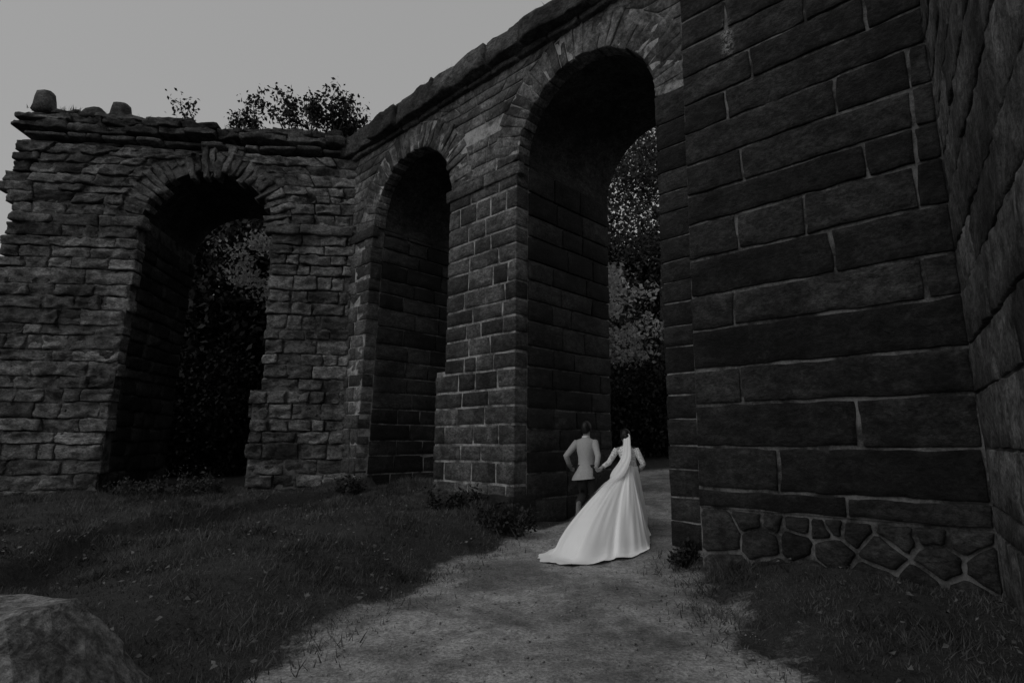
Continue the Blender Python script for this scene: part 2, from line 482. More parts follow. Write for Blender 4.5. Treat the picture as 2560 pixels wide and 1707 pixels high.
# ---- arcade wall (two round arches, mid pier)
CW, ZS, IMP = 7.4, 6.88, 6.62
FA = Frame((CW * NX, CW * NY), (EX, EY), (-NX, -NY))
arc = empty('arcade_wall', FA.p(-8, 0.3, 0), 'tall sandstone arcade wall with two round arches and jutting coping receding from the buttress', 'wall')
arc_core_parent = arc
def local_parent(root):
    """children keep world coordinates although the root stands at the thing's base"""
    bpy.context.view_layer.update()
    inv = root.matrix_world.inverted()
    for ch in root.children:
        ch.matrix_parent_inverse = inv
A1C, A2C, AR1, AR2 = -10.26, -5.38, 1.45, 1.46
core_wall('masonry_core', FA, arc, M_MORT_A, 0.005, 3.0, [
    [(-0.6, -14.2, -12.20), (ZS, -14.2, -11.80), (9.2, -14.2, -11.74)],
    [(-0.6, -9.19, -7.00), (3.0, -9.16, -6.95), (3.001, -8.87, -6.95), (ZS, -8.80, -6.895), (9.2, -8.79, -6.845)],
    [(-0.6, -3.98, -0.5), (3.0, -3.96, -0.5), (ZS, -3.90, -0.5), (9.2, -3.92, -0.5)]],
    [(A1C, ZS, AR1 + 0.03), (A2C, ZS, AR2 + 0.03)], 9.2)
jfA = joint_fn(3.0, 0.012)
def arch_half(r, zs, z): return math.sqrt(max(r * r - (z - zs) ** 2, 0)) if z > zs else r
zc = [0.2]
while zc[-1] < ZS - 0.2:
    zc.append(zc[-1] + R.uniform(0.30, 0.42))
zc[-1] = ZS
zc2 = [ZS]
while zc2[-1] < 9.1 - 0.2: zc2.append(zc2[-1] + R.uniform(0.22, 0.34))
zc2[-1] = 9.1
def ledge(z): return 0.0 if z >= 3.0 else 1.0
kwA = dict(proud=0.014, pj=0.005, rd=0.009, rough=0.006, jit=0.012, depth=0.3)
for z0, z1 in zip(zc[:-1], zc[1:]):
    lo = z1 <= 3.15
    l_mid = -9.22 + 0.02 * z0 / 3 if lo else -8.91 + 0.07 * (z0 - 3) / 3.8
    r_mid = -6.95 + 0.10 * z0 / ZS
    lay_course(FA, arc, M_ARC, z0, z1, (l_mid, l_mid, r_mid, r_mid), (0.34, 0.85), jfA, gap=0.042, hole=None, **kwA)
    rc = -12.16 + 0.42 * z0 / ZS
    lay_course(FA, arc, M_ARC, z0, z1, (-13.6, -13.6, rc, rc), (0.32, 0.7), jfA, gap=0.02, **dict(kwA, rough=0.016, pj=0.02))
    ls = -4.01 + 0.06 * z0 / ZS
    lay_course(FA, arc, M_BUT, z0, z1, (ls, ls, -3.1, -3.1), (1.2, 1.5), jfA, gap=0.016, **dict(kwA, pj=0.006, proud=0.02))
VR = 0.66
for z0, z1 in zip(zc2[:-1], zc2[1:]):
    def hw(r, z): return arch_half(r + VR - 0.03, ZS, z)
    lay_course(FA, arc, M_SPAN, z0, z1, (-13.4, -13.4, A1C - hw(AR1, z0), A1C - hw(AR1, z1)), (0.3, 0.7), jfA, gap=0.02, **kwA)
    la0, la1 = A1C + hw(AR1, z0), A1C + hw(AR1, z1)
    ra0, ra1 = A2C - hw(AR2, z0), A2C - hw(AR2, z1)
    lay_course(FA, arc, M_SPAN, z0, z1, (la0, la1, ra0, ra1), (0.4, 1.0), jfA, gap=0.018, hole=(-8.5, -7.2, 7.95), **kwA)
    lay_course(FA, arc, M_SPAN, z0, z1, (A2C + hw(AR2, z0), A2C + hw(AR2, z1), -3.0, -3.0), (0.5, 1.0), jfA, gap=0.02, **kwA)
for ac, r in ((A1C, AR1), (A2C, AR2)):
    voussoirs(FA, arc, M_SPAN, ac, ZS, r, r + VR, 29, gap=0.006, jitr=0.09, proud=0.014, rd=0.007, rough=0.03, jit=0.018)
# projecting impost band on the mid pier and the corner pier
for (l, r) in ((-8.93, -6.79), (-13.3, -11.70)):
    lay_course(FA, arc, M_ARC, IMP - 0.02, IMP + 0.25, (l, l, r, r), (0.9, 1.3), jfA, gap=0.014, proud=0.055, rd=0.02, rough=0.01, jit=0.01, depth=0.1, name='impost_stone')
# reveals, in dark stone whose colour carries their shade
kwJ = dict(proud=0.012, pj=0.008, rd=0.010, rough=0.008, jit=0.010, depth=0.1, gap=0.030)
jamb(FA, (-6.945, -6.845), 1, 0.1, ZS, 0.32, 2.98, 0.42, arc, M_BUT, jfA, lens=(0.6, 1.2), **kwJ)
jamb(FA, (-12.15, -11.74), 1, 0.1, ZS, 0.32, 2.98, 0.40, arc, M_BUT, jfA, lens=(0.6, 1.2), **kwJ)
# coping: long slabs that jut out, weathered on top
x = -13.3
while x < 0.0:
    w = R.uniform(0.9, 1.7); x1 = x + w
    pz = R.uniform(-0.05, 0.05); po = R.uniform(0.26, 0.36)
    def mp(u, v, x=x, x1=x1, pz=pz):
        a = x + 0.012 + (x1 - x - 0.024) * u
        return a, 9.07 + (0.50 + pz + 0.035 * n3(a * 1.3, 5, 1) + 0.03 * n3(a * 5, 1, 1)) * v
    make_stone('coping_stone', mp, w, 0.52, FA, arc, M_COPE, proud=po, rd=0.028, rough=0.05, depth=3.1, nx=10, ny=5, jit=0.03, nsc=2.2, seed=R.uniform(0, 90))
    x = x1
x = -13.2
while x < 0.0:
    w = R.uniform(0.5, 0.8); x1 = x + w
    def mp(u, v, x=x, x1=x1): return x + 0.008 + (x1 - x - 0.016) * u, 8.95 + 0.13 * v
    make_stone('corbel_course_stone', mp, w, 0.14, FA, arc, M_COPE, proud=0.12 + R.uniform(-.02, .02), rd=0.03, rough=0.02, depth=0.3, nx=4, ny=2, jit=0.02, seed=R.uniform(0, 90))
    x = x1
# plinth course under the mid pier
lay_course(FA, arc, M_RUBBLE, 0.18, 0.70, (-9.35, -9.3, -6.86, -6.9), (0.5, 0.9), jfA, gap=0.03, proud=0.10, rd=0.05, rough=0.03, jit=0.03, depth=0.5, name='footing_stone', pj=0.03)
local_parent(arc)

# ---- buttress
CB = 7.0
FB = Frame((CB * NX, CB * NY), (EX, EY), (-NX, -NY))
but = empty('buttress', FB.p(-2.0, 0.0, 0), 'massive dark buttress of long coursed blocks on a rubble footing right of the arch', 'buttress')
BL, BR = -3.40, -0.52
mb = MB()
for (z0, z1, l0, l1, rec) in ((-0.5, 0.80, BL, BL, 0.035), (0.80, 9.8, BL + 0.01, BL + 0.17, 0.012)):
    mb.quad(FB.p(l0, z0, -rec), FB.p(BR, z0, -rec), FB.p(BR, z1, -rec), FB.p(l1, z1, -rec))
    mb.quad(FB.p(l0, z0, -0.6), FB.p(l0, z0, -rec), FB.p(l1, z1, -rec), FB.p(l1, z1, -0.6))
mb.build('masonry_core', M_MORT_B, but, False)
jfB = joint_fn(8.0, 0.010)
zB = [0.80, 1.03, 1.54, 2.06, 2.515, 3.03, 3.475, 3.99, 4.485, 4.90, 5.35, 5.815, 6.245, 6.685, 7.12, 7.56, 8.0, 8.45, 8.9, 9.35, 9.8]
vB = [(-2.348, 6.484), (-1.655, 6.847), (-1.044, 6.469), (-2.699, 6.05), (-1.429, 5.581), (-2.558, 5.153), (-1.201, 4.71), (-0.708, 5.553), (-0.726, 5.136),
      (-0.74, 4.686), (-0.771, 4.231), (-2.68, 4.239), (-1.865, 4.314), (-1.619, 3.747), (-2.628, 7.302), (-2.781, 3.262), (-2.757, 2.312), (-1.541, 1.806),
      (-2.395, 1.294), (-1.723, 0.925), (-0.808, 3.278), (-1.2, 7.3), (-2.0, 7.8), (-2.5, 8.2), (-1.3, 8.3), (-1.9, 8.7), (-2.6, 9.1), (-1.1, 9.2), (-1.8, 9.5)]
for z0, z1 in zip(zB[:-1], zB[1:]):
    js = [a for a, zz in vB if z0 <= zz < z1]
    l0 = BL + 0.16 * (z0 - 0.8) / 9; l1 = BL + 0.16 * (z1 - 0.8) / 9
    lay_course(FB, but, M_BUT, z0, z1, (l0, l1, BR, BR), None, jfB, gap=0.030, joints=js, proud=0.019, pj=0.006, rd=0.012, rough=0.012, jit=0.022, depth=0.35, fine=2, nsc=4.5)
rub = [(-3.40, -2.90, 0.29, 0.74), (-2.85, -2.44, 0.29, 0.66), (-2.85, -2.62, 0.69, 0.77), (-2.37, -2.19, 0.37, 0.62), (-2.12, -1.72, 0.34, 0.55), (-1.85, -1.52, 0.59, 0.77),
       (-1.62, -1.32, 0.40, 0.60), (-1.12, -0.88, 0.69, 0.78), (-0.86, -0.68, 0.62, 0.77), (-1.2, -0.72, 0.33, 0.61), (-3.40, -2.75, -0.12, 0.25), (-2.71, -2.36, -0.05, 0.24),
       (-2.32, -1.93, 0.0, 0.28), (-1.88, -1.26, 0.10, 0.33), (-2.33, -2.15, 0.66, 0.75), (-1.27, -1.02, 0.13, 0.27), (-0.98, -0.60, 0.05, 0.28), (-1.44, -1.18, 0.64, 0.76), (-2.08, -1.90, 0.62, 0.74)]
sites = [((a0 + a1) / 2, (z0 + z1) / 2) for a0, a1, z0, z1 in rub] + [(-2.5, 0.02), (-1.55, 0.02), (-0.62, 0.45), (-1.9, 0.72), (-2.55, 0.72)]
for si, (cx, cz) in enumerate(sites):
    poly = [(BL + 0.01, -0.2), (BR, -0.2), (BR, 0.785), (BL + 0.01, 0.785)]
    for sj, (ox, oz) in enumerate(sites):
        if sj == si: continue
        mx_, mz_, nx_, nz_ = (cx + ox) / 2, (cz + oz) / 2, ox - cx, oz - cz
        out_ = []
        for q in range(len(poly)):
            p_, r_ = poly[q], poly[(q + 1) % len(poly)]
            dp = (p_[0] - mx_) * nx_ + (p_[1] - mz_) * nz_; dr_ = (r_[0] - mx_) * nx_ + (r_[1] - mz_) * nz_
            if dp <= 0: out_.append(p_)
            if dp * dr_ < 0:
                tt = dp / (dp - dr_); out_.append((p_[0] + (r_[0] - p_[0]) * tt, p_[1] + (r_[1] - p_[1]) * tt))
        poly = out_
        if len(poly) < 3: break
    if len(poly) < 3: continue
    for _ in range(1):                                  # ease the corners a little
        np_ = []
        for q in range(len(poly)):
            p_, r_ = poly[q], poly[(q + 1) % len(poly)]
            np_ += [(p_[0] * .9 + r_[0] * .1, p_[1] * .9 + r_[1] * .1), (p_[0] * .1 + r_[0] * .9, p_[1] * .1 + r_[1] * .9)]
        poly = np_
    fine_ = []
    for q in range(len(poly)):
        p_, r_ = poly[q], poly[(q + 1) % len(poly)]
        fine_ += [p_, ((p_[0] + r_[0]) / 2, (p_[1] + r_[1]) / 2)]
    mx_ = sum(p_[0] for p_ in fine_) / len(fine_); mz_ = sum(p_[1] for p_ in fine_) / len(fine_)
    size_ = max(math.hypot(p_[0] - mx_, p_[1] - mz_) for p_ in fine_)
    V_, F_ = [], []
    nn = len(fine_); gapk = R.uniform(0.014, 0.034)
    for lev, (sc_, d_) in enumerate(((1.0, -0.15), (1.0, -0.02), (0.93, 0.018), (0.7, 0.030), (0.35, 0.034))):
        for a_, z_ in fine_:
            ln_ = math.hypot(a_ - mx_, z_ - mz_)
            k_ = max(0.1, (ln_ - gapk) / max(ln_, 1e-4)) * sc_
            jt = 0.025 * n3(a_ * 9, z_ * 9, si)
            aa, zz = mx_ + (a_ - mx_) * k_ + jt, mz_ + (z_ - mz_) * k_ + 0.02 * n3(a_ * 9, z_ * 9, si + 40)
            V_.append(FB.p(aa, zz, d_ + (0.022 * n3(aa * 8, zz * 8, si * 3.1) if lev > 1 else 0)))
    V_.append(FB.p(mx_, mz_, 0.036))
    for lev in range(4):
        for q in range(nn):
            F_.append((lev * nn + q, lev * nn + (q + 1) % nn, (lev + 1) * nn + (q + 1) % nn, (lev + 1) * nn + q))
    for q in range(nn): F_.append((4 * nn + q, 4 * nn + (q + 1) % nn, 5 * nn))
    link('rubble_stone', mesh_py('rubble_stone', V_, F_), M_RUBBLE, but, True)
local_parent(but)

# ---- wall returning towards the camera on the right
GD = (-0.552, -0.834)                       # from the inner corner towards the camera
QC = (FB.p(BR, 0, 0)[0], FB.p(BR, 0, 0)[1])
FS = Frame(QC, GD, (-0.834, 0.552))
side = empty('return_wall', (QC[0] - 0.6, QC[1] - 0.8, 0.1), 'coarse pitted stone wall at the right edge coming forward from the buttress', 'wall')
mb = MB()
mb.quad(FS.p(-0.2, -0.5, -0.012), FS.p(4.75, -0.5, -0.012), FS.p(4.75, 9.8, -0.012), FS.p(-0.2, 9.8, -0.012))
mb.quad(FS.p(4.75, -0.5, -0.012), FS.p(4.75, -0.5, -1.0), FS.p(4.75, 9.8, -1.0), FS.p(4.75, 9.8, -0.012))
mb.quad(FS.p(-0.2, -0.5, -1.0), FS.p(-0.2, 9.8, -1.0), FS.p(4.75, 9.8, -1.0), FS.p(4.75, -0.5, -1.0))
mb.build('masonry_core', M_MORT_D, side, False)
jfS = joint_fn(5.0, 0.006)
zS_ = [-0.4, 0.28] + zB
for z0, z1 in zip(zS_[:-1], zS_[1:]):
    lay_course(FS, side, M_SIDE, z0, z1, (0.03, 0.03, 4.72, 4.72), (0.9, 1.9), jfS, gap=0.018, proud=0.016, pj=0.007, rd=0.012, rough=0.013, jit=0.014, depth=0.4, nx=18, nsc=6.0)
pe = FS.p(4.76, 0, 0)
FE = Frame((pe[0], pe[1]), (-FS.out[0], -FS.out[1]), GD)       # the broken-off end of that wall
for z0, z1 in zip(zS_[:-1], zS_[1:]):
    lay_course(FE, side, M_SIDE, z0, z1, (0.0, 0.0, 1.0, 1.0), (0.35, 0.7), jfS, gap=0.02, proud=0.03, pj=0.02, rd=0.014, rough=0.02, jit=0.02, depth=0.05, nx=8, nsc=6.0)
local_parent(side)

# ---- ruined wall on the left with one arch
gx_, gy_ = math.sin(math.radians(83)), math.cos(math.radians(83))
COR = FA.p(-12.72, 0, 0)
FL = Frame((COR[0], COR[1]), (gx_, gy_), (gy_, -gx_))     # a = -u (negative runs to the left)
lef = empty('ruined_wall', FL.p(-4, 0.6, 0), 'crumbling eroded sandstone wall with one ragged arch at left', 'wall')
LC, LR = -3.64, 1.54
def l_edge(z):                              # ragged left end
    if z < 5.55: return -10.8
    pr = [(5.55, -8.40), (6.0, -8.32), (6.5, -8.25), (6.9, -8.20), (7.3, -8.12), (7.6, -8.45), (7.9, -8.65), (8.2, -8.45), (8.5, -8.35), (8.8, -8.30), (9.1, -8.15), (9.4, -8.3), (9.7, -8.05), (10.2, -7.9)]
    return float(np.interp(z, [p[0] for p in pr], [p[1] for p in pr]))
core_wall('masonry_core', FL, lef, M_MORT_L, 0.05, 3.2, [
    [(-0.6, -10.8, -5.51), (3.0, -10.8, -5.38), (5.5, -10.8, -5.28), (5.501, -7.9, -5.28), (ZS, -7.75, -5.22), (8.80, -7.75, -5.14)],
    [(-0.6, -2.24, 1.0), (2.85, -2.19, 1.0), (2.851, -1.98, 1.0), (ZS, -2.06, 1.0), (8.80, -2.1, 1.0)]],
    [(LC, ZS, LR + 0.06)], 8.80)
mb = MB()
mb.quad(FL.p(-7.6, 8.7, -0.42), FL.p(0.4, 8.7, -0.42), FL.p(0.4, 9.45, -0.42), FL.p(-7.6, 9.45, -0.42))
mb.build('masonry_core', M_MORT_L, lef, False)
jfL = joint_fn(12.0, 0.035)
kwL = dict(proud=0.01, pj=0.045, rd=0.016, rough=0.055, jit=0.032, depth=0.35, fine=2, nsc=4.0)
zl = [0.2]
while zl[-1] < ZS - 0.2: zl.append(zl[-1] + R.uniform(0.24, 0.40))
zl[-1] = ZS
for z0, z1 in zip(zl[:-1], zl[1:]):
    zm = (z0 + z1) / 2
    le = max(l_edge(zm), -9.6) + R.uniform(-0.08, 0.05)
    re = float(np.interp(zm, [0, 3, 5.5, 6.9], [-5.45, -5.32, -5.22, -5.16])) + R.uniform(-0.06, 0.03)
    lay_course(FL, lef, M_LEFT, z0, z1, (le, le, re, re), (0.35, 1.5), jfL, gap=0.02, **kwL)
    rl = (-2.26 if zm < 2.85 else -2.02) + R.uniform(-0.04, 0.05)
    lay_course(FL, lef, M_LEFT, z0, z1, (rl, rl, 0.05, 0.05), (0.3, 0.9), jfL, gap=0.024, **kwL)
zl2 = [ZS]
while zl2[-1] < 8.75: zl2.append(zl2[-1] + R.uniform(0.2, 0.34))
LV = 0.62
for z0, z1 in zip(zl2[:-1], zl2[1:]):
    def hw(z): return arch_half(LR + LV - 0.05, ZS, z)
    le = l_edge((z0 + z1) / 2) + R.uniform(-0.06, 0.1)
    lay_course(FL, lef, M_LEFT, z0, z1, (le, le, LC - hw(z0), LC - hw(z1)), (0.35, 0.9), jfL, gap=0.026, **kwL)
    lay_course(FL, lef, M_LEFT, z0, z1, (LC + hw(z0), LC + hw(z1), 0.1, 0.1), (0.3, 0.8), jfL, gap=0.03, **dict(kwL, pj=0.05))
ztop = zl2[-1]
voussoirs(FL, lef, M_LEFT, LC, ZS, LR, LR + LV, 31, gap=0.010, jitr=0.14, proud=0.015, rd=0.014, rough=0.075, jit=0.045)
# thin slaty courses set back under the coping
z = ztop
while z < 9.36:
    hh = R.uniform(0.08, 0.16)
    set_back = R.choice((-0.26, -0.16, 0.0, 0.05)) + R.uniform(-0.04, 0.03)
    le = l_edge(z) + R.uniform(-0.15, 0.12)
    lay_course(FL, lef, M_LEFT, z, z + hh, (le, le, 0.1, 0.1), (0.3, 1.0), jfL, gap=0.03, name='slate_stone', proud=set_back, pj=0.09, rd=0.03, rough=0.03, jit=0.03, depth=0.6)
    z += hh
for (l, r) in ((-8.15, -5.05), (-2.2, 0.0)):
    lay_course(FL, lef, M_LEFT, ZS - 0.04, ZS + 0.24, (l, l, r, r), (0.6, 1.2), jfL, gap=0.02, proud=0.10, pj=0.03, rd=0.03, rough=0.04, jit=0.04, depth=0.1, name='impost_stone')
z = 9.34
layer = 0
while layer < 4:
    hh = (0.20, 0.16, 0.17, 0.13)[layer]
    x = -8.38 + 0.12 * layer + R.uniform(-0.08, 0.08)
    while x < 0.3:
        w = R.uniform(0.45, 1.35); x1 = x + w
        lim = float(np.interp(x, [-8.4, -7.4, -6.0, -4.5, -2, 0.3], [10.05, 10.02, 9.90, 9.72, 9.72, 9.7]))
        if z + hh * 0.7 < lim and not (layer >= 2 and R.random() < 0.22):
            tl_ = R.uniform(-0.04, 0.04)
            def mp(u, v, x=x, x1=x1, z=z, hh=hh, tl_=tl_):
                a = x + 0.012 + (x1 - x - 0.024) * u
                return a, z + tl_ * (u - 0.5) * (v if layer == 0 else 1) + (hh + 0.05 * n3(a * 2.5, 3, layer) + 0.02 * n3(a * 9, 1, layer)) * v
            make_stone('coping_stone', mp, w, hh, FL, lef, M_COPE, proud=(0.16, 0.12, 0.04, -0.08)[layer] + R.uniform(-.10, .10), rd=0.022, rough=0.07, depth=2.6, nx=max(5, int(w / 0.1)), ny=3, jit=0.05, nsc=3.0, seed=R.uniform(0, 90))
        x = x1
    z += hh - 0.01; layer += 1
jamb(FL, (-5.45, -5.31), 1, 0.2, 3.4, 0.34, 3.15, 0.36, lef, M_BUT, jfL, lens=(0.4, 0.9), gap=0.03, proud=0.015, pj=0.03, rd=0.03, rough=0.025, jit=0.03, depth=0.12)  # shade of the lower reveal is put into the dark stone colour
jamb(FL, (-5.31, -5.17), 1, 3.4, ZS, 0.34, 3.15, 0.34, lef, M_BUT, jfL, lens=(0.4, 0.9), gap=0.03, proud=0.015, pj=0.03, rd=0.03, rough=0.025, jit=0.03, depth=0.12)  # upper reveal likewise has its shade in the stone colour
local_parent(lef)

# stubs of broken stone on top of the left wall
def rock(name, pts, mat, sub=3, amp=0.03, sc=4.0, parent=None, seed=0.0, soft=0.45, smooth=True):
    bm = bmesh.new()
    for p in pts: bm.verts.new(p)
    bmesh.ops.convex_hull(bm, input=bm.verts)
    loose = [v for v in bm.verts if not v.link_faces]
    bmesh.ops.delete(bm, geom=loose, context='VERTS')
    bmesh.ops.triangulate(bm, faces=bm.faces[:])
    bmesh.ops.subdivide_edges(bm, edges=bm.edges[:], cuts=sub, use_grid_fill=True)
    bmesh.ops.smooth_vert(bm, verts=bm.verts[:], factor=soft, use_axis_x=True, use_axis_y=True, use_axis_z=True)
    bm.normal_update()
    for v in bm.verts:
        c = v.co
        v.co = c + v.normal * (amp * n3(c.x * sc + seed, c.y * sc, c.z * sc) + amp * 0.5 * n3(c.x * sc * 3, c.y * sc * 3 + seed, c.z * sc * 3))
    me = bpy.data.meshes.new(name); bm.to_mesh(me); bm.free()
    return link(name, me, mat, parent, smooth)
def at_base(o, loc):
    o.data.transform(Matrix.Translation((-loc[0], -loc[1], -loc[2]))); o.location = loc
    return o
def block_pts(cx, cy, z0, w, d, h, taper):
    P = []
    for sx in (-1, 1):
        for sy in (-1, 1):
            P.append((cx + sx * w / 2, cy + sy * d / 2, z0)); P.append((cx + sx * w / 2 * taper, cy + sy * d / 2 * taper, z0 + h * R.uniform(0.92, 1.05)))
    return P
px, py, _ = FL.p(-7.88, 0, -0.15)
o = at_base(rock('loose_block', block_pts(px, py, 9.85, 0.46, 0.4, 0.66, 0.72), M_COPE, 2, 0.02), (px, py, 9.85)); tag(o, 'tapered block standing at the far left end of the broken wall top', 'stone', 'loose blocks on the wall top')
px, py, _ = FL.p(-6.05, 0, -0.15)
o = at_base(rock('loose_block', block_pts(px, py, 9.7, 0.46, 0.4, 0.58, 0.7), M_COPE, 2, 0.02, seed=4), (px, py, 9.7)); tag(o, 'small lopsided block on the wall top, second from the left end', 'stone', 'loose blocks on the wall top')
px, py, _ = FL.p(-6.65, 0, -0.1)
o = at_base(rock('loose_block', block_pts(px, py, 9.75, 0.65, 0.4, 0.30, 0.6), M_COPE, 2, 0.02, seed=9), (px, py, 9.75)); tag(o, 'low flat stone on the wall top between the two upright blocks', 'stone', 'loose blocks on the wall top')

# ------------------------------------------------------------------ boulder in the near left corner
bz = H(-3.5, 3.9) - 0.08
pts = [(-2.96, 4.12, .56), (-3.8, 4.4, .50), (-4.5, 4.2, .46), (-3.02, 3.62, .55), (-3.6, 3.45, .46), (-2.66, 3.30, .36), (-2.80, 3.02, .16), (-4.6, 3.0, -.1), (-4.8, 4.5, -.1), (-2.36, 4.25, -.1), (-2.16, 3.35, -.1), (-2.5, 2.9, -.1), (-3.4, 4.8, -.1), (-2.82, 4.12, .45)]
o = at_base(rock('boulder', pts, M_BOULDER, 10, 0.035, 4.5, soft=0.0, smooth=False), (-3.5, 3.9, H(-3.5, 3.9)))
tag(o, 'big rough boulder lying in the grass at the bottom left corner', 'boulder')

# ------------------------------------------------------------------ foliage
def leaves_mesh(name, centres, size, rs, elong=1.7, droop=0.3):
    n = len(centres)
    d = rs.normal(size=(n, 3)); d[:, 2] -= droop; d /= np.linalg.norm(d, axis=1)[:, None]
    u = rs.normal(size=(n, 3)); s = np.cross(d, u); s /= np.linalg.norm(s, axis=1)[:, None]
    w = np.cross(d, s)
    ln = (size * rs.uniform(0.6, 1.35, n))[:, None]; hw = ln / elong / 2 * 1.0
    a = centres; tip = centres + d * ln
    m1 = centres + d * ln * 0.45 + s * hw + w * ln * 0.08; m2 = centres + d * ln * 0.45 - s * hw + w * ln * 0.08
    V = np.stack([a, m1, tip, m2], 1).reshape(-1, 3)
    F = np.arange(4 * n).reshape(-1, 4)
    return mesh_np(name, V, F)

def limb_path(p, d, length, rr, n=6, wig=0.18, up=0.0):
    pts = [Vector(p)]; d = Vector(d).normalized()
    for i in range(n):
        d = (d + Vector((rr.uniform(-wig, wig), rr.uniform(-wig, wig), rr.uniform(-wig, wig) + up))).normalized()
        pts.append(pts[-1] + d * (length / n))
    return pts

def tree(name, loc, label, height_, crown_r, crown_lo, leaf, n_clump, per, mat, seed, group=None, clump_r=0.55, trunk_r=0.16, flat=1.0):
    rr = random.Random(seed); rs_ = np.random.RandomState(seed)
    root = empty(name, loc, label, 'tree', group)
    mb = MB()
    tp = limb_path((0, 0, -0.3), (0, 0, 1), height_ * 0.85, rr, 8, 0.07, 0.1)
    mb.tube(tp, [trunk_r * (1 - 0.85 * i / (len(tp) - 1)) + 0.015 for i in range(len(tp))], 9)
    clumps = []
    for i in range(14):
        t = rr.uniform(0.25, 0.98); k = t * (len(tp) - 1); b = tp[int(k)]
        if b.z < crown_lo * (0.95 if crown_lo > 5 else 0.7): continue
        an = rr.uniform(0, 6.28)
        L_ = crown_r * rr.uniform(0.6, 1.0)
        lp = limb_path(b, (math.cos(an), math.sin(an), rr.uniform(0.1, 0.7)), L_, rr, 5, 0.2, 0.02)
        mb.tube(lp, [trunk_r * 0.4 * (1 - 0.85 * j / 5) + 0.008 for j in range(6)], 6)
        for j in range(2, 6): clumps.append(lp[j])
    mb.build('trunk', M_BARK, root)
    zc_ = (crown_lo + height_) / 2; hz = (height_ - crown_lo) / 2
    while len(clumps) < n_clump:
        v = Vector((rr.gauss(0, 1), rr.gauss(0, 1), rr.gauss(0, 1))).normalized() * rr.uniform(0.45, 1.0) ** 0.6
        clumps.append(Vector((v.x * crown_r, v.y * crown_r * flat, zc_ + v.z * hz)))
    cs = np.array([tuple(c) for c in clumps])
    pick = np.repeat(cs, per, 0) + rs_.normal(0, clump_r, (len(cs) * per, 3)) * np.array([1, 1, 0.6])
    link('crown', leaves_mesh('crown', pick, leaf, rs_), mat, root)
    return root

GT = 'trees beyond the arches'
tree('tree', (2.5, 18.6, H(2.5, 18.6)), 'low leafy tree with pale clumps seen through the big arch', 6.8, 2.5, 2.9, 0.17, 70, 60, M_LEAF_BRIGHT, 5, GT, 0.26, 0.08)
tree('tree', (6.3, 23.5, H(6.3, 23.5)), 'tall dark tree with sky glinting through its top beyond the big arch', 14.2, 3.3, -0.5, 0.17, 320, 95, M_LEAF, 6, GT, 0.55)
shrub_spots = ((3.6, 20.2, 14), (5.2, 20.6, 15), (6.6, 20.0, 16))
for q_, (sx_, sy_, sd_) in enumerate(shrub_spots):
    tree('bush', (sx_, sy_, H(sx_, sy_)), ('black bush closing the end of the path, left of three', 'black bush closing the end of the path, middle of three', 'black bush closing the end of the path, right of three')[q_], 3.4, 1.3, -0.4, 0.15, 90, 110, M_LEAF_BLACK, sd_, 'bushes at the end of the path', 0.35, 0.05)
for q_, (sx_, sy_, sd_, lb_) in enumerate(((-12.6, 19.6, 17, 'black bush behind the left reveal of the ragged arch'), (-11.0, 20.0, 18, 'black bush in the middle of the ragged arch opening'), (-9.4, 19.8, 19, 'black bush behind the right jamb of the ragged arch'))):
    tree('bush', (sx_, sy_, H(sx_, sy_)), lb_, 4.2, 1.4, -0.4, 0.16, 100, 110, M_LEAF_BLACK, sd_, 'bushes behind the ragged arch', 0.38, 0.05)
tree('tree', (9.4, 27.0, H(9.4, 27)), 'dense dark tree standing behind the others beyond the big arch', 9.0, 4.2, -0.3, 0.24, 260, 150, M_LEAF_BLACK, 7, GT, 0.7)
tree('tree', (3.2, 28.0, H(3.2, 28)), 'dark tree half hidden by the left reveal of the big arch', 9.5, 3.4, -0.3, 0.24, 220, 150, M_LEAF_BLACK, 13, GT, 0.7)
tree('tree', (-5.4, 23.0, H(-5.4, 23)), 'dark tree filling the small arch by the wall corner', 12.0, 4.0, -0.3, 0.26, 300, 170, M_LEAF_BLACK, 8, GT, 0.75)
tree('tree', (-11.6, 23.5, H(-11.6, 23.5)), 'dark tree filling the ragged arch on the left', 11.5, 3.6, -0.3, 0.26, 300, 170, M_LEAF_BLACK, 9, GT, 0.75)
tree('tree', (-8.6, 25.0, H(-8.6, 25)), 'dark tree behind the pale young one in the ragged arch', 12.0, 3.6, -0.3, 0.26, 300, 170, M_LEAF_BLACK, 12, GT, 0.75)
tree('tree', (-8.0, 18.9, H(-8.0, 18.9)), 'pale leafy young tree at the right side of the ragged arch', 8.3, 1.7, 5.7, 0.15, 34, 60, M_LEAF_BRIGHT, 10, GT, 0.28, 0.06)

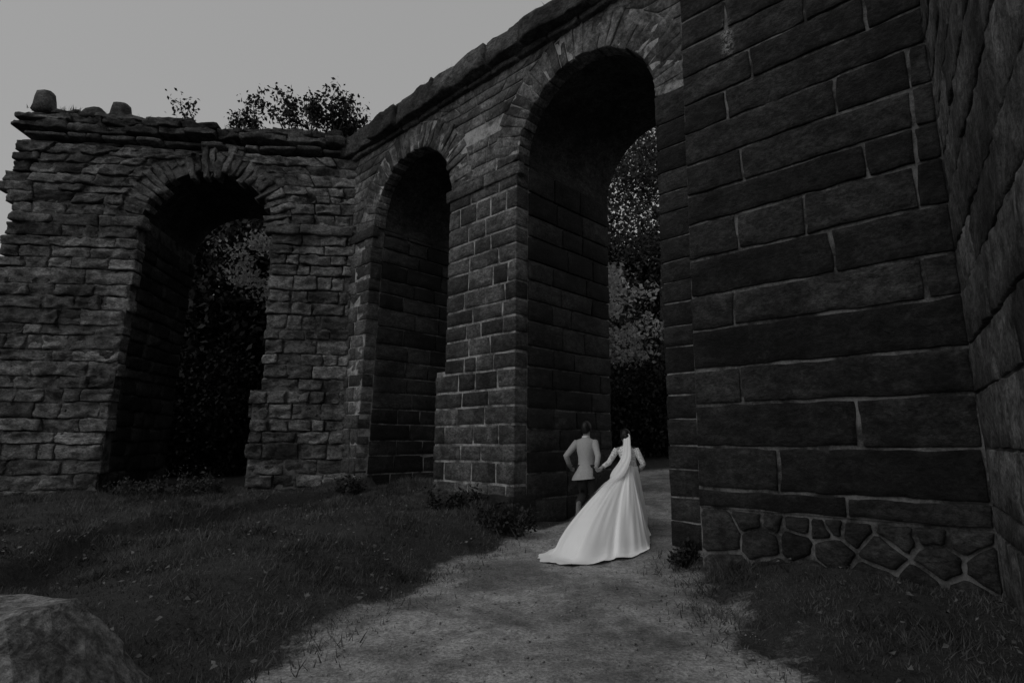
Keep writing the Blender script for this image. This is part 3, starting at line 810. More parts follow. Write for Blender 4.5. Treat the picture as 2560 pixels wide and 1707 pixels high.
def shrub(name, base, label, stems, h, spread, leaf, per, mat, seed, group, cat='shrub', cr=0.13, up=0.05):
    rr = random.Random(seed); rs_ = np.random.RandomState(seed)
    root = empty(name, base, label, cat, group)
    pts = []
    for i in range(stems):
        an = rr.uniform(0, 6.28); ln = h * rr.uniform(0.55, 1.1)
        lp = limb_path((rr.uniform(-1, 1) * spread * 0.45, rr.uniform(-1, 1) * spread * 0.25, -0.08), (math.cos(an) * 0.4, math.sin(an) * 0.3, 1), ln, rr, 6, 0.22, up)
        MB().tube(lp, [0.016 * (1 - 0.8 * j / 6) + 0.003 for j in range(7)], 5).build('stem', M_BARK, root)
        for j in range(2, 7):
            for q in range(2): pts.append(lp[j] + Vector((rr.gauss(0, .1), rr.gauss(0, .1), rr.gauss(0, .07))) * min(1, h))
            if j > 2:
                tw = lp[j] + Vector((rr.uniform(-1, 1), rr.uniform(-1, 1), rr.uniform(0, .6))) * 0.22 * min(1.0, h)
                pts.append(tw)
    cs = np.array([tuple(p) for p in pts])
    pick = np.repeat(cs, per, 0) + rs_.normal(0, cr, (len(cs) * per, 3)) * min(1.0, h)
    link('foliage', leaves_mesh('foliage', pick, leaf, rs_), mat, root)
    return root
def on_wall(a, d=-0.15, z=9.76):
    p = FL.p(a, z, d); return p
G1 = 'shrubs growing on the wall top'
shrub('wall_shrub', on_wall(-1.5), 'biggest leafy shrub sprouting from the wall top near the corner', 11, 1.25, 2.0, 0.12, 8, M_LEAF_DARK, 21, G1, cr=0.11, up=0.02)
shrub('wall_shrub', on_wall(-0.35), 'bushy shrub on the wall top touching the corner with the arcade', 11, 1.2, 1.5, 0.12, 8, M_LEAF_DARK, 22, G1, cr=0.11, up=0.02)
shrub('wall_shrub', on_wall(-0.2, -0.3, 9.7), 'low shrub tucked in the wall corner beside the arcade coping', 6, 0.8, 0.6, 0.10, 8, M_LEAF_DARK, 26, G1)
shrub('wall_shrub', on_wall(-2.95), 'small shrub on the wall top left of the big shrub', 6, 0.72, 0.7, 0.10, 8, M_LEAF_DARK, 23, G1)
shrub('wall_shrub', on_wall(-4.3), 'thin sapling with few leaves on the wall top above the ragged arch', 2, 0.8, 0.3, 0.10, 5, M_LEAF_DARK, 24, G1)
G2 = 'weeds at the foot of the masonry'
def wd(x, y, label, h, st, sp, mat, seed, leaf=0.07):
    shrub('weed_clump', (x, y, H(x, y)), label, st, h, sp, leaf, 7, mat, seed, G2, 'weeds', 0.09, 0.0)
wd(-0.15, 9.55, 'dark bramble clump at the right foot of the mid pier', 0.5, 12, 0.7, M_LEAF_DARK, 31)
wd(-1.0, 10.35, 'dark weeds in front of the mid pier plinth', 0.36, 10, 0.8, M_LEAF_DARK, 32)
wd(-3.6, 12.9, 'dark weeds at the foot of the pier in the wall corner', 0.5, 10, 0.8, M_LEAF_DARK, 33)
wd(-7.2, 13.0, 'weeds growing on the sill of the ragged arch', 0.5, 12, 1.6, M_LEAF, 34)
wd(-8.4, 13.2, 'weeds at the left foot of the ragged arch', 0.45, 12, 1.3, M_LEAF, 35)
wd(2.25, 7.75, 'dark weeds at the left corner of the buttress footing', 0.32, 8, 0.3, M_LEAF_DARK, 36, 0.06)

# grass: far too many blades to count
rs = np.random.RandomState(11)
def blades(n, x0, x1, y0, y1, hmin, hmax, keep):
    x = rs.uniform(x0, x1, n); y = rs.uniform(y0, y1, n)
    k = keep(x, y); return x[k], y[k], rs.uniform(hmin, hmax, k.sum())
def off_path(x, y):
    dl = np.interp(y, *LEFT_E) - x; dr = (x - np.interp(y, *RIGHT_E)) * 0.8
    c = NX * x + NY * y
    patch = 0.5 + 0.5 * np.sin(x * 1.3 + 2 * np.sin(y * 0.9)) * np.sin(y * 1.6 + np.sin(x * 2.1))
    m = np.maximum(dl, dr) + rs.normal(0, 0.26, len(x))
    inside_bank = (c < 7.5) | (dl > 0.2)
    return (m > 0.0) & (rs.uniform(0, 1, len(x)) < 0.45 + 0.55 * patch) & inside_bank
parts = [blades(90000, -6.5, 4.2, 2.0, 7.5, 0.03, 0.09, off_path), blades(100000, -11.5, 3.0, 6.5, 14.0, 0.035, 0.12, off_path)]
bx_ = np.concatenate([p[0] for p in parts]); by_ = np.concatenate([p[1] for p in parts]); bh = np.concatenate([p[2] for p in parts])
bh = bh * (0.45 + 1.2 * np.clip(0.5 + 0.5 * np.sin(bx_ * 2.9 + 1.7 * np.sin(by_ * 2.2)) * np.sin(by_ * 3.1 + 1.3 * np.sin(bx_ * 1.9)), 0, 1) ** 1.5)
bzz = height(bx_, by_) - 0.01
an = rs.uniform(0, 6.28, len(bx_)); lean = rs.normal(0, 0.55, (len(bx_), 2)) * bh[:, None]
wd_ = (0.004 + 0.05 * bh * rs.uniform(.3, 1, len(bx_)))
P0 = np.stack([bx_ - np.cos(an) * wd_, by_ - np.sin(an) * wd_, bzz], 1)
P1 = np.stack([bx_ + np.cos(an) * wd_, by_ + np.sin(an) * wd_, bzz], 1)
P2 = np.stack([bx_ + lean[:, 0], by_ + lean[:, 1], bzz + bh], 1)
V = np.stack([P0, P1, P2], 1).reshape(-1, 3)
o = link('grass', mesh_np('grass', V, np.arange(len(V)).reshape(-1, 3)), M_GRASS)
o['kind'] = 'stuff'; o['label'] = 'short dark grass on the banks either side of the path'

# tufts on the wall tops
tx = []
for fr_, a0, a1, zt in ((FA, -13.2, -2.0, 9.55), (FL, -8.2, 0.1, 9.72)):
    nt_ = 260
    ca = rs.uniform(a0, a1, nt_); cd = rs.uniform(-0.5, 0.15, nt_) + (0.1 if fr_ is FA else -0.1)
    for a_, d_ in zip(ca, cd):
        zz = zt if fr_ is FA else float(np.interp(a_, [-8.4, -7.4, -6.0, -4.5, -2, 0.3], [9.98, 9.95, 9.83, 9.68, 9.70, 9.66]))
        for b_ in range(int(rs.randint(3, 10))):
            x_, y_, _ = fr_.p(a_ + rs.normal(0, .04), 0, d_ + rs.normal(0, .04)); tx.append((x_, y_, zz - 0.03, rs.uniform(0.04, 0.15)))
tx = np.array(tx); an = rs.uniform(0, 6.28, len(tx)); ln_ = rs.normal(0, 0.5, (len(tx), 2)) * tx[:, 3:4]
Va = tx[:, :3] + np.stack([np.cos(an) * .008, np.sin(an) * .008, 0 * an], 1); Vb = tx[:, :3] - np.stack([np.cos(an) * .008, np.sin(an) * .008, 0 * an], 1)
Vc = np.stack([tx[:, 0] + ln_[:, 0], tx[:, 1] + ln_[:, 1], tx[:, 2] + tx[:, 3]], 1)
V = np.stack([Va, Vb, Vc], 1).reshape(-1, 3)
o = link('wall_top_grass', mesh_np('wall_top_grass', V, np.arange(len(V)).reshape(-1, 3)), M_GRASS)
o['kind'] = 'stuff'; o['label'] = 'thin grass tufts growing along the wall tops'

# fallen leaves and pale chips in the grass
def scatter_flat(name, n, keep, x0, x1, y0, y1, size, mat, label, lift=0.02, tilt=0.35):
    x = rs.uniform(x0, x1, n); y = rs.uniform(y0, y1, n)
    k = keep(x, y); x, y = x[k], y[k]; m = len(x)
    z = height(x, y) + lift
    s = size * rs.uniform(0.4, 1.3, m); a = rs.uniform(0, 6.28, m)
    tz = rs.normal(0, tilt, (m, 4)) * s[:, None]
    quad = []
    for i, (dx, dy) in enumerate(((-1, 0), (0, -.6), (1, 0), (0, .6))):
        quad.append(np.stack([x + s * (dx * np.cos(a) - dy * np.sin(a)), y + s * (dx * np.sin(a) + dy * np.cos(a)), z + tz[:, i]], 1))
    V = np.stack(quad, 1).reshape(-1, 3)
    o = link(name, mesh_np(name, V, np.arange(4 * m).reshape(-1, 4)), mat)
    o['kind'] = 'stuff'; o['label'] = label
    return o
M_DEADLEAF = plain_mat('dead_leaf', 0.10, 0.8, 9, 0.5)
scatter_flat('fallen_leaves', 3000, off_path, -7, 4.2, 2.2, 12.5, 0.026, M_DEADLEAF, 'scattered dry leaves lying in the grass', 0.06)
# pebbles on the path
def on_path(x, y):
    dl = np.interp(y, *LEFT_E) - x; dr = x - np.interp(y, *RIGHT_E)
    return np.maximum(dl, dr) < 0.15
x = rs.uniform(-3, 4, 8000); y = rs.uniform(2.2, 11, 8000); k = on_path(x, y); x, y = x[k], y[k]
m = len(x); z = height(x, y); s = np.exp(rs.normal(-5.0, 0.5, m))
oct_v = np.array([(1, 0, 0), (0, 1, 0), (-1, 0, 0), (0, -1, 0), (0, 0, .7), (0, 0, -.7)], float)
oct_f = np.array([(0, 1, 4), (1, 2, 4), (2, 3, 4), (3, 0, 4), (1, 0, 5), (2, 1, 5), (3, 2, 5), (0, 3, 5)])
Vp = (oct_v[None] * (s[:, None] * rs.uniform(.6, 1.2, (m, 6)))[:, :, None]) + np.stack([x, y, z + s * 0.2], 1)[:, None, :]
Fp = (oct_f[None] + (np.arange(m) * 6)[:, None, None]).reshape(-1, 3)
M_PEB = plain_mat('pebble', 0.17, 0.85, 20, 0.75)
o = link('gravel', mesh_np('gravel', Vp.reshape(-1, 3), Fp), M_PEB)
o['kind'] = 'stuff'; o['label'] = 'loose pebbles strewn over the path'

# ------------------------------------------------------------------ people
M_SKIN = plain_mat('skin', 0.28, 0.6, 12, 0.1)
M_HAIR = plain_mat('dark_hair', 0.008, 0.45, 40, 0.5, 0.4)
M_JACKET = plain_mat('grey_tweed_jacket', 0.34, 0.9, 60, 0.15, 0.2, bscale=120)
M_TROUSER = plain_mat('dark_trousers', 0.022, 0.9, 30, 0.2)
M_SHIRT = plain_mat('white_shirt', 0.7, 0.8)
M_SHOE = plain_mat('shoe_leather', 0.14, 0.5, 10, 0.2)
M_DRESS = plain_mat('white_satin_dress', 0.82, 0.7, 2.0, 0.03)
M_LACE, N, L, B = new_mat('white_lace')
tc = N.new('ShaderNodeTexCoord')
la = ramp(N, L, noise_n(N, L, tc.outputs['Object'], 45, 3, 0.6), 0.42, 0.58, 0.42, 0.74)
cc = N.new('ShaderNodeCombineColor')
for i in range(3): L.new(la, cc.inputs[i])
L.new(cc.outputs[0], B.inputs['Base Color'])
M_VEIL, N, L, B = new_mat('veil_tulle')
B.inputs['Base Color'].default_value = (0.85, 0.85, 0.85, 1)
tr = N.new('ShaderNodeBsdfTransparent'); tl = N.new('ShaderNodeBsdfTranslucent'); tl.inputs[0].default_value = (0.85, 0.85, 0.85, 1)
m1 = N.new('ShaderNodeMixShader'); m1.inputs[0].default_value = 0.12; L.new(B.outputs[0], m1.inputs[1]); L.new(tl.outputs[0], m1.inputs[2])
fa = N.new('ShaderNodeAttribute'); fa.attribute_name = 'sheer'
m2 = N.new('ShaderNodeMixShader'); L.new(fa.outputs['Fac'], m2.inputs[0]); L.new(m1.outputs[0], m2.inputs[1]); L.new(tr.outputs[0], m2.inputs[2])
L.new(m2.outputs[0], N['Material Output'].inputs['Surface'])

def skin_body(name, joints, edges, root, mat, label, loc, rz):
    """joints: name -> ((x,y,z), rx, ry)"""
    keys = list(joints)
    ix = {k: i for i, k in enumerate(keys)}
    bm = bmesh.new()
    sl = bm.verts.layers.skin.verify()
    vs_ = [bm.verts.new(joints[k][0]) for k in keys]
    for k, v in zip(keys, vs_):
        v[sl].radius = (joints[k][1], joints[k][2]); v[sl].use_root = (k == root)
    for a, b in edges: bm.edges.new((vs_[ix[a]], vs_[ix[b]]))
    me = bpy.data.meshes.new(name); bm.to_mesh(me); bm.free()
    o = link(name, me, mat)
    o.location = loc; o.rotation_euler = (0, 0, rz)
    m = o.modifiers.new('Skin', 'SKIN'); m.use_smooth_shade = True; m.branch_smoothing = 0.4
    o.modifiers.new('Subsurf', 'SUBSURF').render_levels = 2
    o.modifiers['Subsurf'].levels = 1
    tag(o, label, 'person')
    return o

def add_hand(J, E, wrist, key, d_fore, d_palm, curl, side):
    """palm plus five bent fingers; d_fore along the forearm, d_palm faces the palm"""
    f = Vector(d_fore).normalized(); pn = Vector(d_palm); pn = (pn - f * pn.dot(f)).normalized(); ac = f.cross(pn) * side
    w = Vector(wrist)
    J[key + 'palm'] = (tuple(w + f * 0.055), 0.020, 0.034)
    E.append((key + 'wrist', key + 'palm'))
    for i, (off, ln) in enumerate(((-0.030, 0.075), (-0.010, 0.085), (0.010, 0.080), (0.029, 0.062))):
        b = w + f * 0.095 + ac * off
        c1 = b + (f * math.cos(curl) + pn * math.sin(curl)) * ln * 0.5
        c2 = c1 + (f * math.cos(2 * curl) + pn * math.sin(2 * curl)) * ln * 0.5
        for q, (p, r) in enumerate(((b, 0.0095), (c1, 0.0085), (c2, 0.007))): J['%sf%d%d' % (key, i, q)] = (tuple(p), r, r)
        E += [(key + 'palm', '%sf%d0' % (key, i)), ('%sf%d0' % (key, i), '%sf%d1' % (key, i)), ('%sf%d1' % (key, i), '%sf%d2' % (key, i))]
    t0 = w + f * 0.045 - ac * 0.045 + pn * 0.012; t1 = t0 + f * 0.035 - ac * 0.012 + pn * 0.02
    J[key + 't0'] = (tuple(t0), 0.0105, 0.0105); J[key + 't1'] = (tuple(t1), 0.0085, 0.0085)
    E += [(key + 'palm', key + 't0'), (key + 't0', key + 't1')]

def head_joints(J, E, neck, c, fwd, s=1.0):
    f = Vector(fwd).normalized(); side = f.cross(Vector((0, 0, 1))).normalized(); c = Vector(c)
    J['jaw'] = (tuple(c + f * 0.015 - Vector((0, 0, 0.06 * s))), 0.066 * s, 0.075 * s)
    J['skull'] = (tuple(c + Vector((0, 0, 0.02 * s)) - f * 0.01), 0.082 * s, 0.098 * s)
    J['crown_top'] = (tuple(c + Vector((0, 0, 0.085 * s)) - f * 0.012), 0.052 * s, 0.065 * s)
    E += [(neck, 'jaw'), ('jaw', 'skull'), ('skull', 'crown_top')]
    J['nose'] = (tuple(c + f * 0.108 * s - Vector((0, 0, 0.012))), 0.013, 0.014); E.append(('skull', 'nose'))
    for q, sg in (('ear_l', -1), ('ear_r', 1)):
        J[q] = (tuple(c + side * sg * 0.088 * s - f * 0.012), 0.012, 0.022); E.append(('skull', q))

def ellipse_ring(c, rx, ry, n=24, tilt=0.0, bump=None):
    out = []
    for k in range(n):
        a = 2 * math.pi * k / n
        b = 1.0 if bump is None else bump(a)
        out.append((c[0] + rx * b * math.cos(a), c[1] + ry * b * math.sin(a), c[2] + tilt * math.cos(a)))
    return out

def face_bits(body, c, fwd, s=1.0):
    f = Vector(fwd).normalized(); side = f.cross(Vector((0, 0, 1))).normalized(); c = Vector(c)
    for sg in (-1, 1):
        mb = MB(); p = c + f * 0.088 * s + side * sg * 0.032 + Vector((0, 0, 0.012))
        mb.tube([p - f * 0.012, p, p + f * 0.007, p + f * 0.010], [0.012, 0.012, 0.008, 0.002], 8); mb.build('eye', M_SHIRT, body)
    mb = MB(); p = c + f * 0.086 * s - Vector((0, 0, 0.062))
    mb.tube([p - side * 0.026, p + f * 0.004, p + side * 0.026], [0.003, 0.008, 0.003], 8); mb.build('mouth', M_TROUSER, body)

def hair_cap(body, c, fwd, s, low, name='hair', bun=False):
    """hair over the top and back of the head, open at the face"""
    f = Vector(fwd).normalized(); side = f.cross(Vector((0, 0, 1))).normalized(); c = Vector(c)
    mb = MB(); rings = []
    n = 22
    for j in range(10):
        t = j / 9
        ring = []
        for k in range(n):
            a = 2 * math.pi * k / n
            back = 0.5 - 0.5 * math.cos(a)            # a=0 is the face
            zlow = 0.055 + (-low - 0.055) * back ** 0.8
            ztop = 0.135 * s
            ph = (1 - t) * math.pi / 2
            zz = ztop * math.sin(ph) if t < 1 else 0
            zz = ztop + (zlow - ztop) * (t ** 1.4)
            zn = max(-1, min(1, zz / (0.137 * s)))
            rr = math.sqrt(max(1 - zn * zn, 0.0)) if zz > 0 else 1 - 0.35 * (zz / -0.15) ** 2 if zz > -0.15 else 0.6
            wob = 1 + 0.03 * math.sin(a * 7 + j) + 0.02 * math.sin(a * 13)
            ring.append(tuple(c + f * (math.cos(a) * 0.115 * s * rr * wob - 0.012) + side * (math.sin(a) * 0.094 * s * rr * wob) + Vector((0, 0, zz + 0.008))))
        rings.append(ring)
    mb.rings(rings, cap0=True)
    if bun:
        p = c - f * 0.11 * s + Vector((0, 0, 0.0))
        mb.tube([p + f * 0.05, p + f * 0.02, p - f * 0.025, p - f * 0.05], [0.02, 0.055, 0.05, 0.01], 12)
    return mb.build(name, M_HAIR, body)

# ---- groom
GX0, GY0 = 1.30, 10.22
gz = H(GX0, GY0); grz = math.radians(-20)
HAND = Vector((1.455, 9.66, 1.155))           # where the two hands meet
def to_local(p, loc, rz): return Matrix.Rotation(-rz, 3, 'Z') @ (Vector(p) - Vector(loc))
gl = (GX0, GY0, gz)
gh = to_local(HAND + Vector((-0.04, 0.06, 0.06)), gl, grz)
J, E = {}, []
J['pelvis'] = ((0, 0, 0.97), 0.13, 0.11)
J['waist'] = ((0, 0.01, 1.12), 0.125, 0.09); J['chest'] = ((0, 0.03, 1.32), 0.155, 0.105); J['collar'] = ((0, 0.03, 1.46), 0.09, 0.075)
J['neck'] = ((0, 0.05, 1.53), 0.056, 0.058)
E += [('pelvis', 'waist'), ('waist', 'chest'), ('chest', 'collar'), ('collar', 'neck')]
hc = (0, 0.085, 1.675)
head_joints(J, E, 'neck', hc, (0.15, 1, -0.05))
J['lshoulder'] = ((-0.185, 0.02, 1.43), 0.062, 0.062); J['lelbow'] = ((-0.39, -0.08, 1.20), 0.044, 0.044); J['lwrist'] = ((-0.37, 0.10, 1.01), 0.028, 0.032)
J['rshoulder'] = ((0.185, 0.02, 1.43), 0.062, 0.062); J['relbow'] = ((0.30, -0.20, 1.20), 0.044, 0.044); J['rwrist'] = (tuple(gh), 0.028, 0.032)
E += [('collar', 'lshoulder'), ('lshoulder', 'lelbow'), ('lelbow', 'lwrist'), ('collar', 'rshoulder'), ('rshoulder', 'relbow'), ('relbow', 'rwrist')]
add_hand(J, E, J['lwrist'][0], 'l', (0.02, 0.85, -0.45), (1, 0.1, 0), 0.7, 1)
fr_ = Vector(gh) - Vector(J['relbow'][0])
add_hand(J, E, gh, 'r', fr_, (0.6, -0.5, 0.2), 0.8, 1)
J['lhip'] = ((-0.095, 0, 0.92), 0.095, 0.10); J['lknee'] = ((-0.09, 0.10, 0.53), 0.058, 0.060); J['lankle'] = ((-0.09, -0.27, 0.42), 0.036, 0.042); J['lheel'] = ((-0.09, -0.33, 0.41), 0.036, 0.04); J['ltoe'] = ((-0.095, -0.32, 0.21), 0.034, 0.026)
J['rhip'] = ((0.095, 0, 0.92), 0.095, 0.10); J['rknee'] = ((0.10, 0.14, 0.50), 0.058, 0.060); J['rankle'] = ((0.10, 0.08, 0.10), 0.036, 0.042); J['rheel'] = ((0.10, 0.03, 0.05), 0.036, 0.036); J['rtoe'] = ((0.11, 0.25, 0.03), 0.038, 0.024)
for s_ in 'lr': E += [('pelvis', s_ + 'hip'), (s_ + 'hip', s_ + 'knee'), (s_ + 'knee', s_ + 'ankle'), (s_ + 'ankle', s_ + 'heel'), (s_ + 'ankle', s_ + 'toe')]
for k_ in list(J):
    p_, a_, b_ = J[k_]
    if k_ not in ('rwrist',) and not k_.startswith(('rf', 'rt0', 'rt1', 'rpalm')): J[k_] = ((p_[0] * 0.86, p_[1], p_[2]), a_, b_)
groom = skin_body('person', J, E, 'pelvis', M_SKIN, 'person in a light grey jacket and dark trousers running hand in hand, seen from behind', gl, grz)
hair_cap(groom, hc, (0.15, 1, -0.05), 1.0, 0.10)
face_bits(groom, hc, (0.15, 1, -0.05))
# jacket: torso, flared skirt with a vent, sleeves
mb = MB()
rg = []
for z, rx, ry, cx, cy, tilt in ((0.80, 0.222, 0.150, -0.02, -0.035, 0.02), (0.86, 0.208, 0.148, -0.015, -0.028, 0.015), (0.96, 0.186, 0.142, -0.005, -0.01, 0.005), (1.08, 0.163, 0.122, 0, 0.01, 0), (1.18, 0.172, 0.124, 0, 0.015, 0),
                                (1.30, 0.196, 0.138, 0, 0.02, 0), (1.39, 0.205, 0.135, 0, 0.02, 0), (1.45, 0.185, 0.115, 0, 0.022, 0), (1.49, 0.125, 0.090, 0, 0.03, 0), (1.515, 0.082, 0.075, 0, 0.04, 0)):
    fold = 0.045 if z < 0.9 else 0.015
    rg.append(ellipse_ring((cx - (0.02 if z < 0.9 else 0), cy, z), rx * 0.86 * (1.06 if z < 0.9 else 0.95 if 1.0 < z < 1.2 else 1), ry, 32, tilt, lambda a, fold=fold, z=z: 1 + fold * math.sin(5 * a + z * 6) + fold * 0.5 * math.sin(9 * a) + 0.07 * n3(math.cos(a) * 3, math.sin(a) * 3, z * 9)))
mb.rings(rg)
def sleeve(mb, a, b, c, r):
    a, b, c = Vector(a), Vector(b), Vector(c)
    end = b + (c - b) * 0.95
    P = [a + (b - a) * -0.05, a + (b - a) * 0.2, a + (b - a) * 0.5, a + (b - a) * 0.85, b, b + (c - b) * 0.2, b + (c - b) * 0.55, end]
    mb.tube(P, [r * q for q in (1.10, 1.12, 1.0, 0.9, 0.9, 0.84, 0.76, 0.72)], 14)
sleeve(mb, J['lshoulder'][0], J['lelbow'][0], J['lwrist'][0], 0.057)
sleeve(mb, J['rshoulder'][0], J['relbow'][0], J['rwrist'][0], 0.057)
mb.build('jacket', M_JACKET, groom)
mb = MB()
mb.rings([ellipse_ring((0, 0.045, 1.50), 0.074, 0.070, 20), ellipse_ring((0, 0.05, 1.545), 0.066, 0.066, 20)]); mb.build('shirt_collar', M_SHIRT, groom)
mb = MB()
mb.rings([ellipse_ring((0, 0, 1.05), 0.15, 0.115, 20), ellipse_ring((0, 0, 0.95), 0.175, 0.130, 20), ellipse_ring((0, 0, 0.86), 0.17, 0.125, 20)], cap0=True, cap1=True)
for s_ in 'lr':
    h_, k_, a_ = (Vector(J[s_ + q][0]) for q in ('hip', 'knee', 'ankle'))
    mb.tube([h_ + Vector((0, 0, 0.03)), h_ + (k_ - h_) * 0.5, k_ + (h_ - k_) * 0.08, k_ + (a_ - k_) * 0.12, k_ + (a_ - k_) * 0.55, k_ + (a_ - k_) * 0.98], [0.105, 0.092, 0.078, 0.076, 0.068, 0.062], 14)
mb.build('trousers', M_TROUSER, groom)
for s_ in 'lr':
    a_, h_, t_ = (Vector(J[s_ + q][0]) for q in ('ankle', 'heel', 'toe'))
    mb = MB(); dn = (h_ - a_) * 0.35
    mb.tube([h_ + (h_ - t_).normalized() * 0.035, h_ + (h_ - t_).normalized() * 0.01, (h_ + t_) / 2, t_ + (t_ - h_) * 0.12, t_ + (t_ - h_) * 0.28], [(0.015, 0.015), (0.034, 0.036), (0.038, 0.032), (0.042, 0.026), (0.018, 0.012)], 12)
    mb.tube([a_ + (a_ - h_) * 0.4, a_, h_ + (t_ - h_) * 0.2], [0.040, 0.040, 0.036], 12)
    mb.build('shoe', M_SHOE, groom)

# ---- bride
BX0, BY0 = 1.95, 9.60
bz0 = H(BX0, BY0); brz = math.radians(-18)
bl = (BX0, BY0, bz0)
bh_ = to_local(HAND + Vector((0.05, -0.02, 0.04)), bl, brz)
J, E = {}, []
J['pelvis'] = ((0.0, 0, 0.93), 0.135, 0.105)
J['waist'] = ((-0.01, 0.01, 1.06), 0.098, 0.075); J['chest'] = ((-0.04, 0.02, 1.22), 0.12, 0.085); J['collar'] = ((-0.06, 0.02, 1.345), 0.075, 0.06)
J['neck'] = ((-0.065, 0.03, 1.41), 0.043, 0.045)
E += [('pelvis', 'waist'), ('waist', 'chest'), ('chest', 'collar'), ('collar', 'neck')]
hb = (-0.07, 0.055, 1.535)
head_joints(J, E, 'neck', hb, (-0.2, 1, 0.0), 0.94)
J['lshoulder'] = ((-0.215, 0.01, 1.315), 0.046, 0.046)
ls_ = Vector(J['lshoulder'][0]); me_ = (ls_ + bh_) / 2 + Vector((-0.02, 0.02, -0.07))
J['lelbow'] = (tuple(me_), 0.036, 0.036); J['lwrist'] = (tuple(bh_), 0.024, 0.027)
J['rshoulder'] = ((0.10, 0.01, 1.315), 0.046, 0.046); J['relbow'] = ((0.22, -0.06, 1.09), 0.036, 0.036); J['rwrist'] = ((0.15, 0.10, 1.0), 0.024, 0.027)
E += [('collar', 'lshoulder'), ('lshoulder', 'lelbow'), ('lelbow', 'lwrist'), ('collar', 'rshoulder'), ('rshoulder', 'relbow'), ('relbow', 'rwrist')]
add_hand(J, E, bh_, 'l', Vector(bh_) - me_, (-0.3, 0.6, 0.2), 0.9, -1)
add_hand(J, E, J['rwrist'][0], 'r', Vector(J['rwrist'][0]) - Vector(J['relbow'][0]), (-1, 0, -0.2), 0.9, -1)
J['lhip'] = ((-0.085, 0, 0.88), 0.09, 0.09); J['lknee'] = ((-0.09, 0.06, 0.48), 0.055, 0.055); J['lankle'] = ((-0.09, -0.02, 0.09), 0.034, 0.038); J['ltoe'] = ((-0.09, 0.13, 0.03), 0.03, 0.022)
J['rhip'] = ((0.085, 0, 0.88), 0.09, 0.09); J['rknee'] = ((0.09, 0.16, 0.50), 0.055, 0.055); J['rankle'] = ((0.09, 0.10, 0.10), 0.034, 0.038); J['rtoe'] = ((0.09, 0.25, 0.03), 0.03, 0.022)
for s_ in 'lr': E += [('pelvis', s_ + 'hip'), (s_ + 'hip', s_ + 'knee'), (s_ + 'knee', s_ + 'ankle'), (s_ + 'ankle', s_ + 'toe')]
bride = skin_body('person', J, E, 'pelvis', M_SKIN, 'person in a long white dress with sweeping train and veil, seen from behind', bl, brz)
hair_cap(bride, hb, (-0.2, 1, 0), 0.95, 0.07, bun=True)
face_bits(bride, hb, (-0.2, 1, 0), 0.94)
# bodice with long lace sleeves
mb = MB(); rg = []
for z, rx, ry, cx, cy in ((1.00, 0.128, 0.100, 0.0, 0.0), (1.06, 0.112, 0.088, -0.008, 0.008), (1.14, 0.122, 0.092, -0.022, 0.012), (1.22, 0.142, 0.100, -0.038, 0.016), (1.30, 0.158, 0.092, -0.052, 0.016), (1.345, 0.135, 0.075, -0.058, 0.018), (1.375, 0.085, 0.06, -0.062, 0.022)):
    rg.append(ellipse_ring((cx, cy, z), rx, ry, 28))
mb.rings(rg)
sleeve(mb, J['lshoulder'][0], J['lelbow'][0], J['lwrist'][0], 0.050)
sleeve(mb, J['rshoulder'][0], J['relbow'][0], J['rwrist'][0], 0.050)
mb.build('lace_bodice', M_LACE, bride)
# skirt and train: from the waist to a hem that follows the ground; worked out in world coordinates
hem = [(2.19, 9.75), (2.15, 9.97), (2.02, 10.08), (1.82, 10.06), (1.58, 9.92), (1.32, 9.66), (1.06, 9.36), (0.80, 9.06), (0.56, 8.78), (0.40, 8.50), (0.38, 8.12), (0.62, 7.86), (0.98, 7.90), (1.32, 8.08), (1.62, 8.16), (1.88, 8.36), (2.02, 8.72), (2.10, 9.10), (2.16, 9.45)]
hn = len(hem); NS = 150; NV = 22
def hem_at(t):
    t = (t % 1.0) * hn; i = int(t); f = t - i
    p0, p1, p2, p3 = (hem[(i + q - 1) % hn] for q in range(4))
    return tuple(0.5 * (2 * p1[k] + (p2[k] - p0[k]) * f + (2 * p0[k] - 5 * p1[k] + 4 * p2[k] - p3[k]) * f * f + (3 * p1[k] - p0[k] - 3 * p2[k] + p3[k]) * f ** 3) for k in range(2))
rot = Matrix.Rotation(brz, 3, 'Z')
wc = rot @ Vector((0.0, 0.0, 0)) + Vector((BX0, BY0, 0))
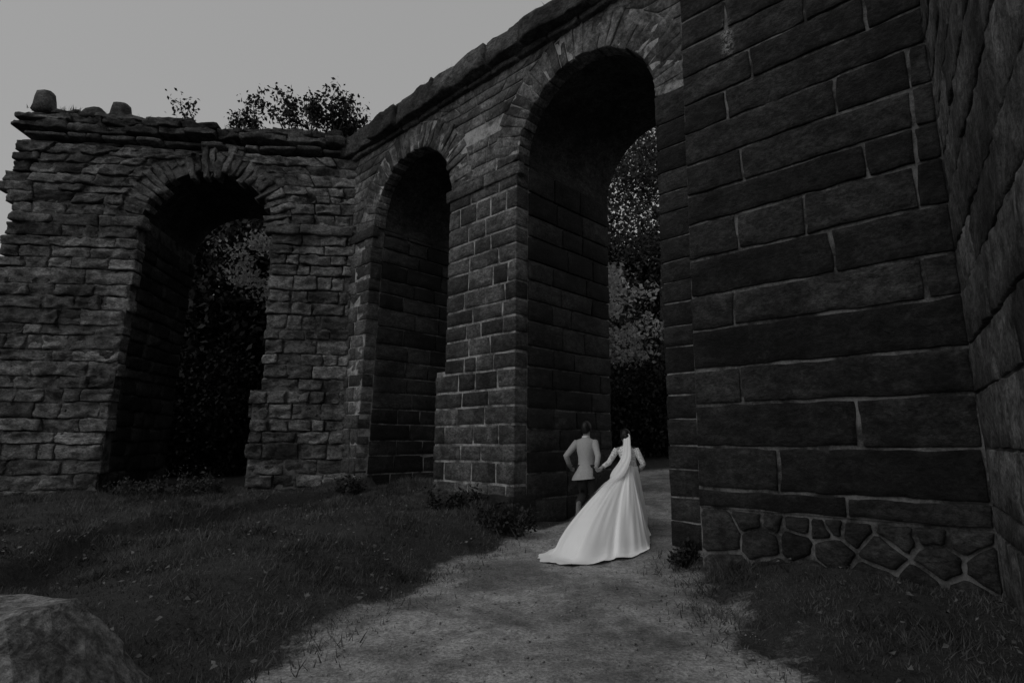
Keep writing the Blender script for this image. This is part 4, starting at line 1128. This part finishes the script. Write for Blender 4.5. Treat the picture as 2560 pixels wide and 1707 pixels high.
def skirt_pt(t, v, lift=0.0):
    hx, hy = hem_at(t)
    dx, dy = hx - wc.x, hy - wc.y
    Rr = math.hypot(dx, dy); an = math.atan2(dy, dx)
    r0 = 0.118
    long_ = min(1, max(0, (Rr - 0.6) / 1.1))
    sh = 0.55 * math.sin(v * math.pi / 2) + 0.45 * v if long_ < 0.3 else v + (0.55 * math.sin(v * math.pi / 2) - 0.55 * v) * max(0, (0.6 - long_))
    rad = r0 + (Rr - r0) * sh
    kn = 1.0 - 0.17 * long_                                   # where the train touches down
    q = min(1.0, sh / kn)
    drop = (1 - q) ** (1.0 - 0.24 * long_)
    zg = H(wc.x + math.cos(an) * rad, wc.y + math.sin(an) * rad)
    z = zg + 0.018 + (bz0 + 1.035 - zg) * drop
    fold = 1.25 * (0.06 * n3(t * 17 + 0.5 * v, 0.5 * v, 3.3) + 0.05 * n3(t * 34 - 0.9 * v, 0.8 * v, 8.1) + 0.028 * n3(t * 75, 2.2 * v, 1.1)) * (0.12 + v)
    rad2 = rad + fold * 0.9 + lift * 0.5 + (0.05 * n3(t * 40, 1.0, 5.5) + 0.03 * n3(t * 95, 1.0, 2.2)) * max(0.0, v - 0.8) * 5
    z += 0.35 * fold * (1 if q < 1 else 0.3) + (abs(fold) * 0.35 if q >= 1 else 0) + (0.012 * n3(rad * 5, an * 4, 2.0) if q >= 1 else 0) + lift
    return Vector((wc.x + math.cos(an) * rad2, wc.y + math.sin(an) * rad2, z))
def wl_(p): return Matrix.Rotation(-brz, 3, 'Z') @ (Vector(p) - Vector(bl))
rings = [[wl_(skirt_pt(k / NS, j / NV)) for k in range(NS)] for j in range(NV + 1)]
mb = MB(); mb.rings(rings)
mb.build('skirt_train', M_DRESS, bride)
# veil: falls from the back of the head and spreads over the train
hbw = rot @ Vector(hb) + Vector(bl)
top = hbw + Vector((-0.0, -0.115, 0.02))
VP = [top + Vector((0, 0.03, 0.03)), top, top + Vector((-0.02, -0.09, -0.15)), top + Vector((-0.06, -0.16, -0.36)), Vector((1.70, 9.27, bz0 + 1.0)), Vector((1.54, 9.10, bz0 + 0.84)), Vector((1.36, 8.92, bz0 + 0.68)), Vector((1.22, 8.78, bz0 + 0.55))]
VW = [0.03, 0.055, 0.062, 0.085, 0.12, 0.15, 0.17, 0.18]
rings = []
TC = 0.475
for i in range(60):
    tau = i / 59
    t = min(tau / 0.55, 1.0) * (len(VP) - 1); a = min(int(t), len(VP) - 2); f = t - a
    p0, p1, p2, p3 = VP[max(a - 1, 0)], VP[a], VP[a + 1], VP[min(a + 2, len(VP) - 1)]
    p = 0.5 * (2 * p1 + (p2 - p0) * f + (2 * p0 - 5 * p1 + 4 * p2 - p3) * f * f + (3 * p1 - p0 - 3 * p2 + p3) * f ** 3)
    w = VW[a] + (VW[a + 1] - VW[a]) * f
    wgt = float(ss(0.30, 0.46, tau)); v = 0.05 + 0.85 * max(0.0, (tau - 0.28) / 0.72)
    ring = []
    for q in range(17):
        u = q / 16 * 2 - 1
        rip = 0.012 * math.sin(u * 9 + i * 0.12) * min(1, w / 0.15) - 0.10 * w * u * u
        pp = p + Vector((0.86, -0.50, 0)) * (u * w) + Vector((-0.25, -0.45, 0.85)) * rip
        ps = skirt_pt(TC + u * (0.15 - 0.05 * v), v + 0.03 * (1 - u * u) - 0.02, 0.012 + 0.012 * (1 - abs(u)))
        pp = pp.lerp(ps, wgt)
        ring.append(wl_(pp))
    rings.append(ring)
mb = MB(); mb.rings(rings, closed=False)
vo = mb.build('veil', M_VEIL, bride)
sheer = [min(0.97, 0.06 + float(ss(0.30, 0.62, i / 59)) + 0.5 * float(ss(0.7, 1.0, abs(q / 8 - 1))) * float(ss(0.2, 0.4, i / 59))) for i in range(60) for q in range(17)]
vo.data.attributes.new('sheer', 'FLOAT', 'POINT').data.foreach_set('value', sheer)
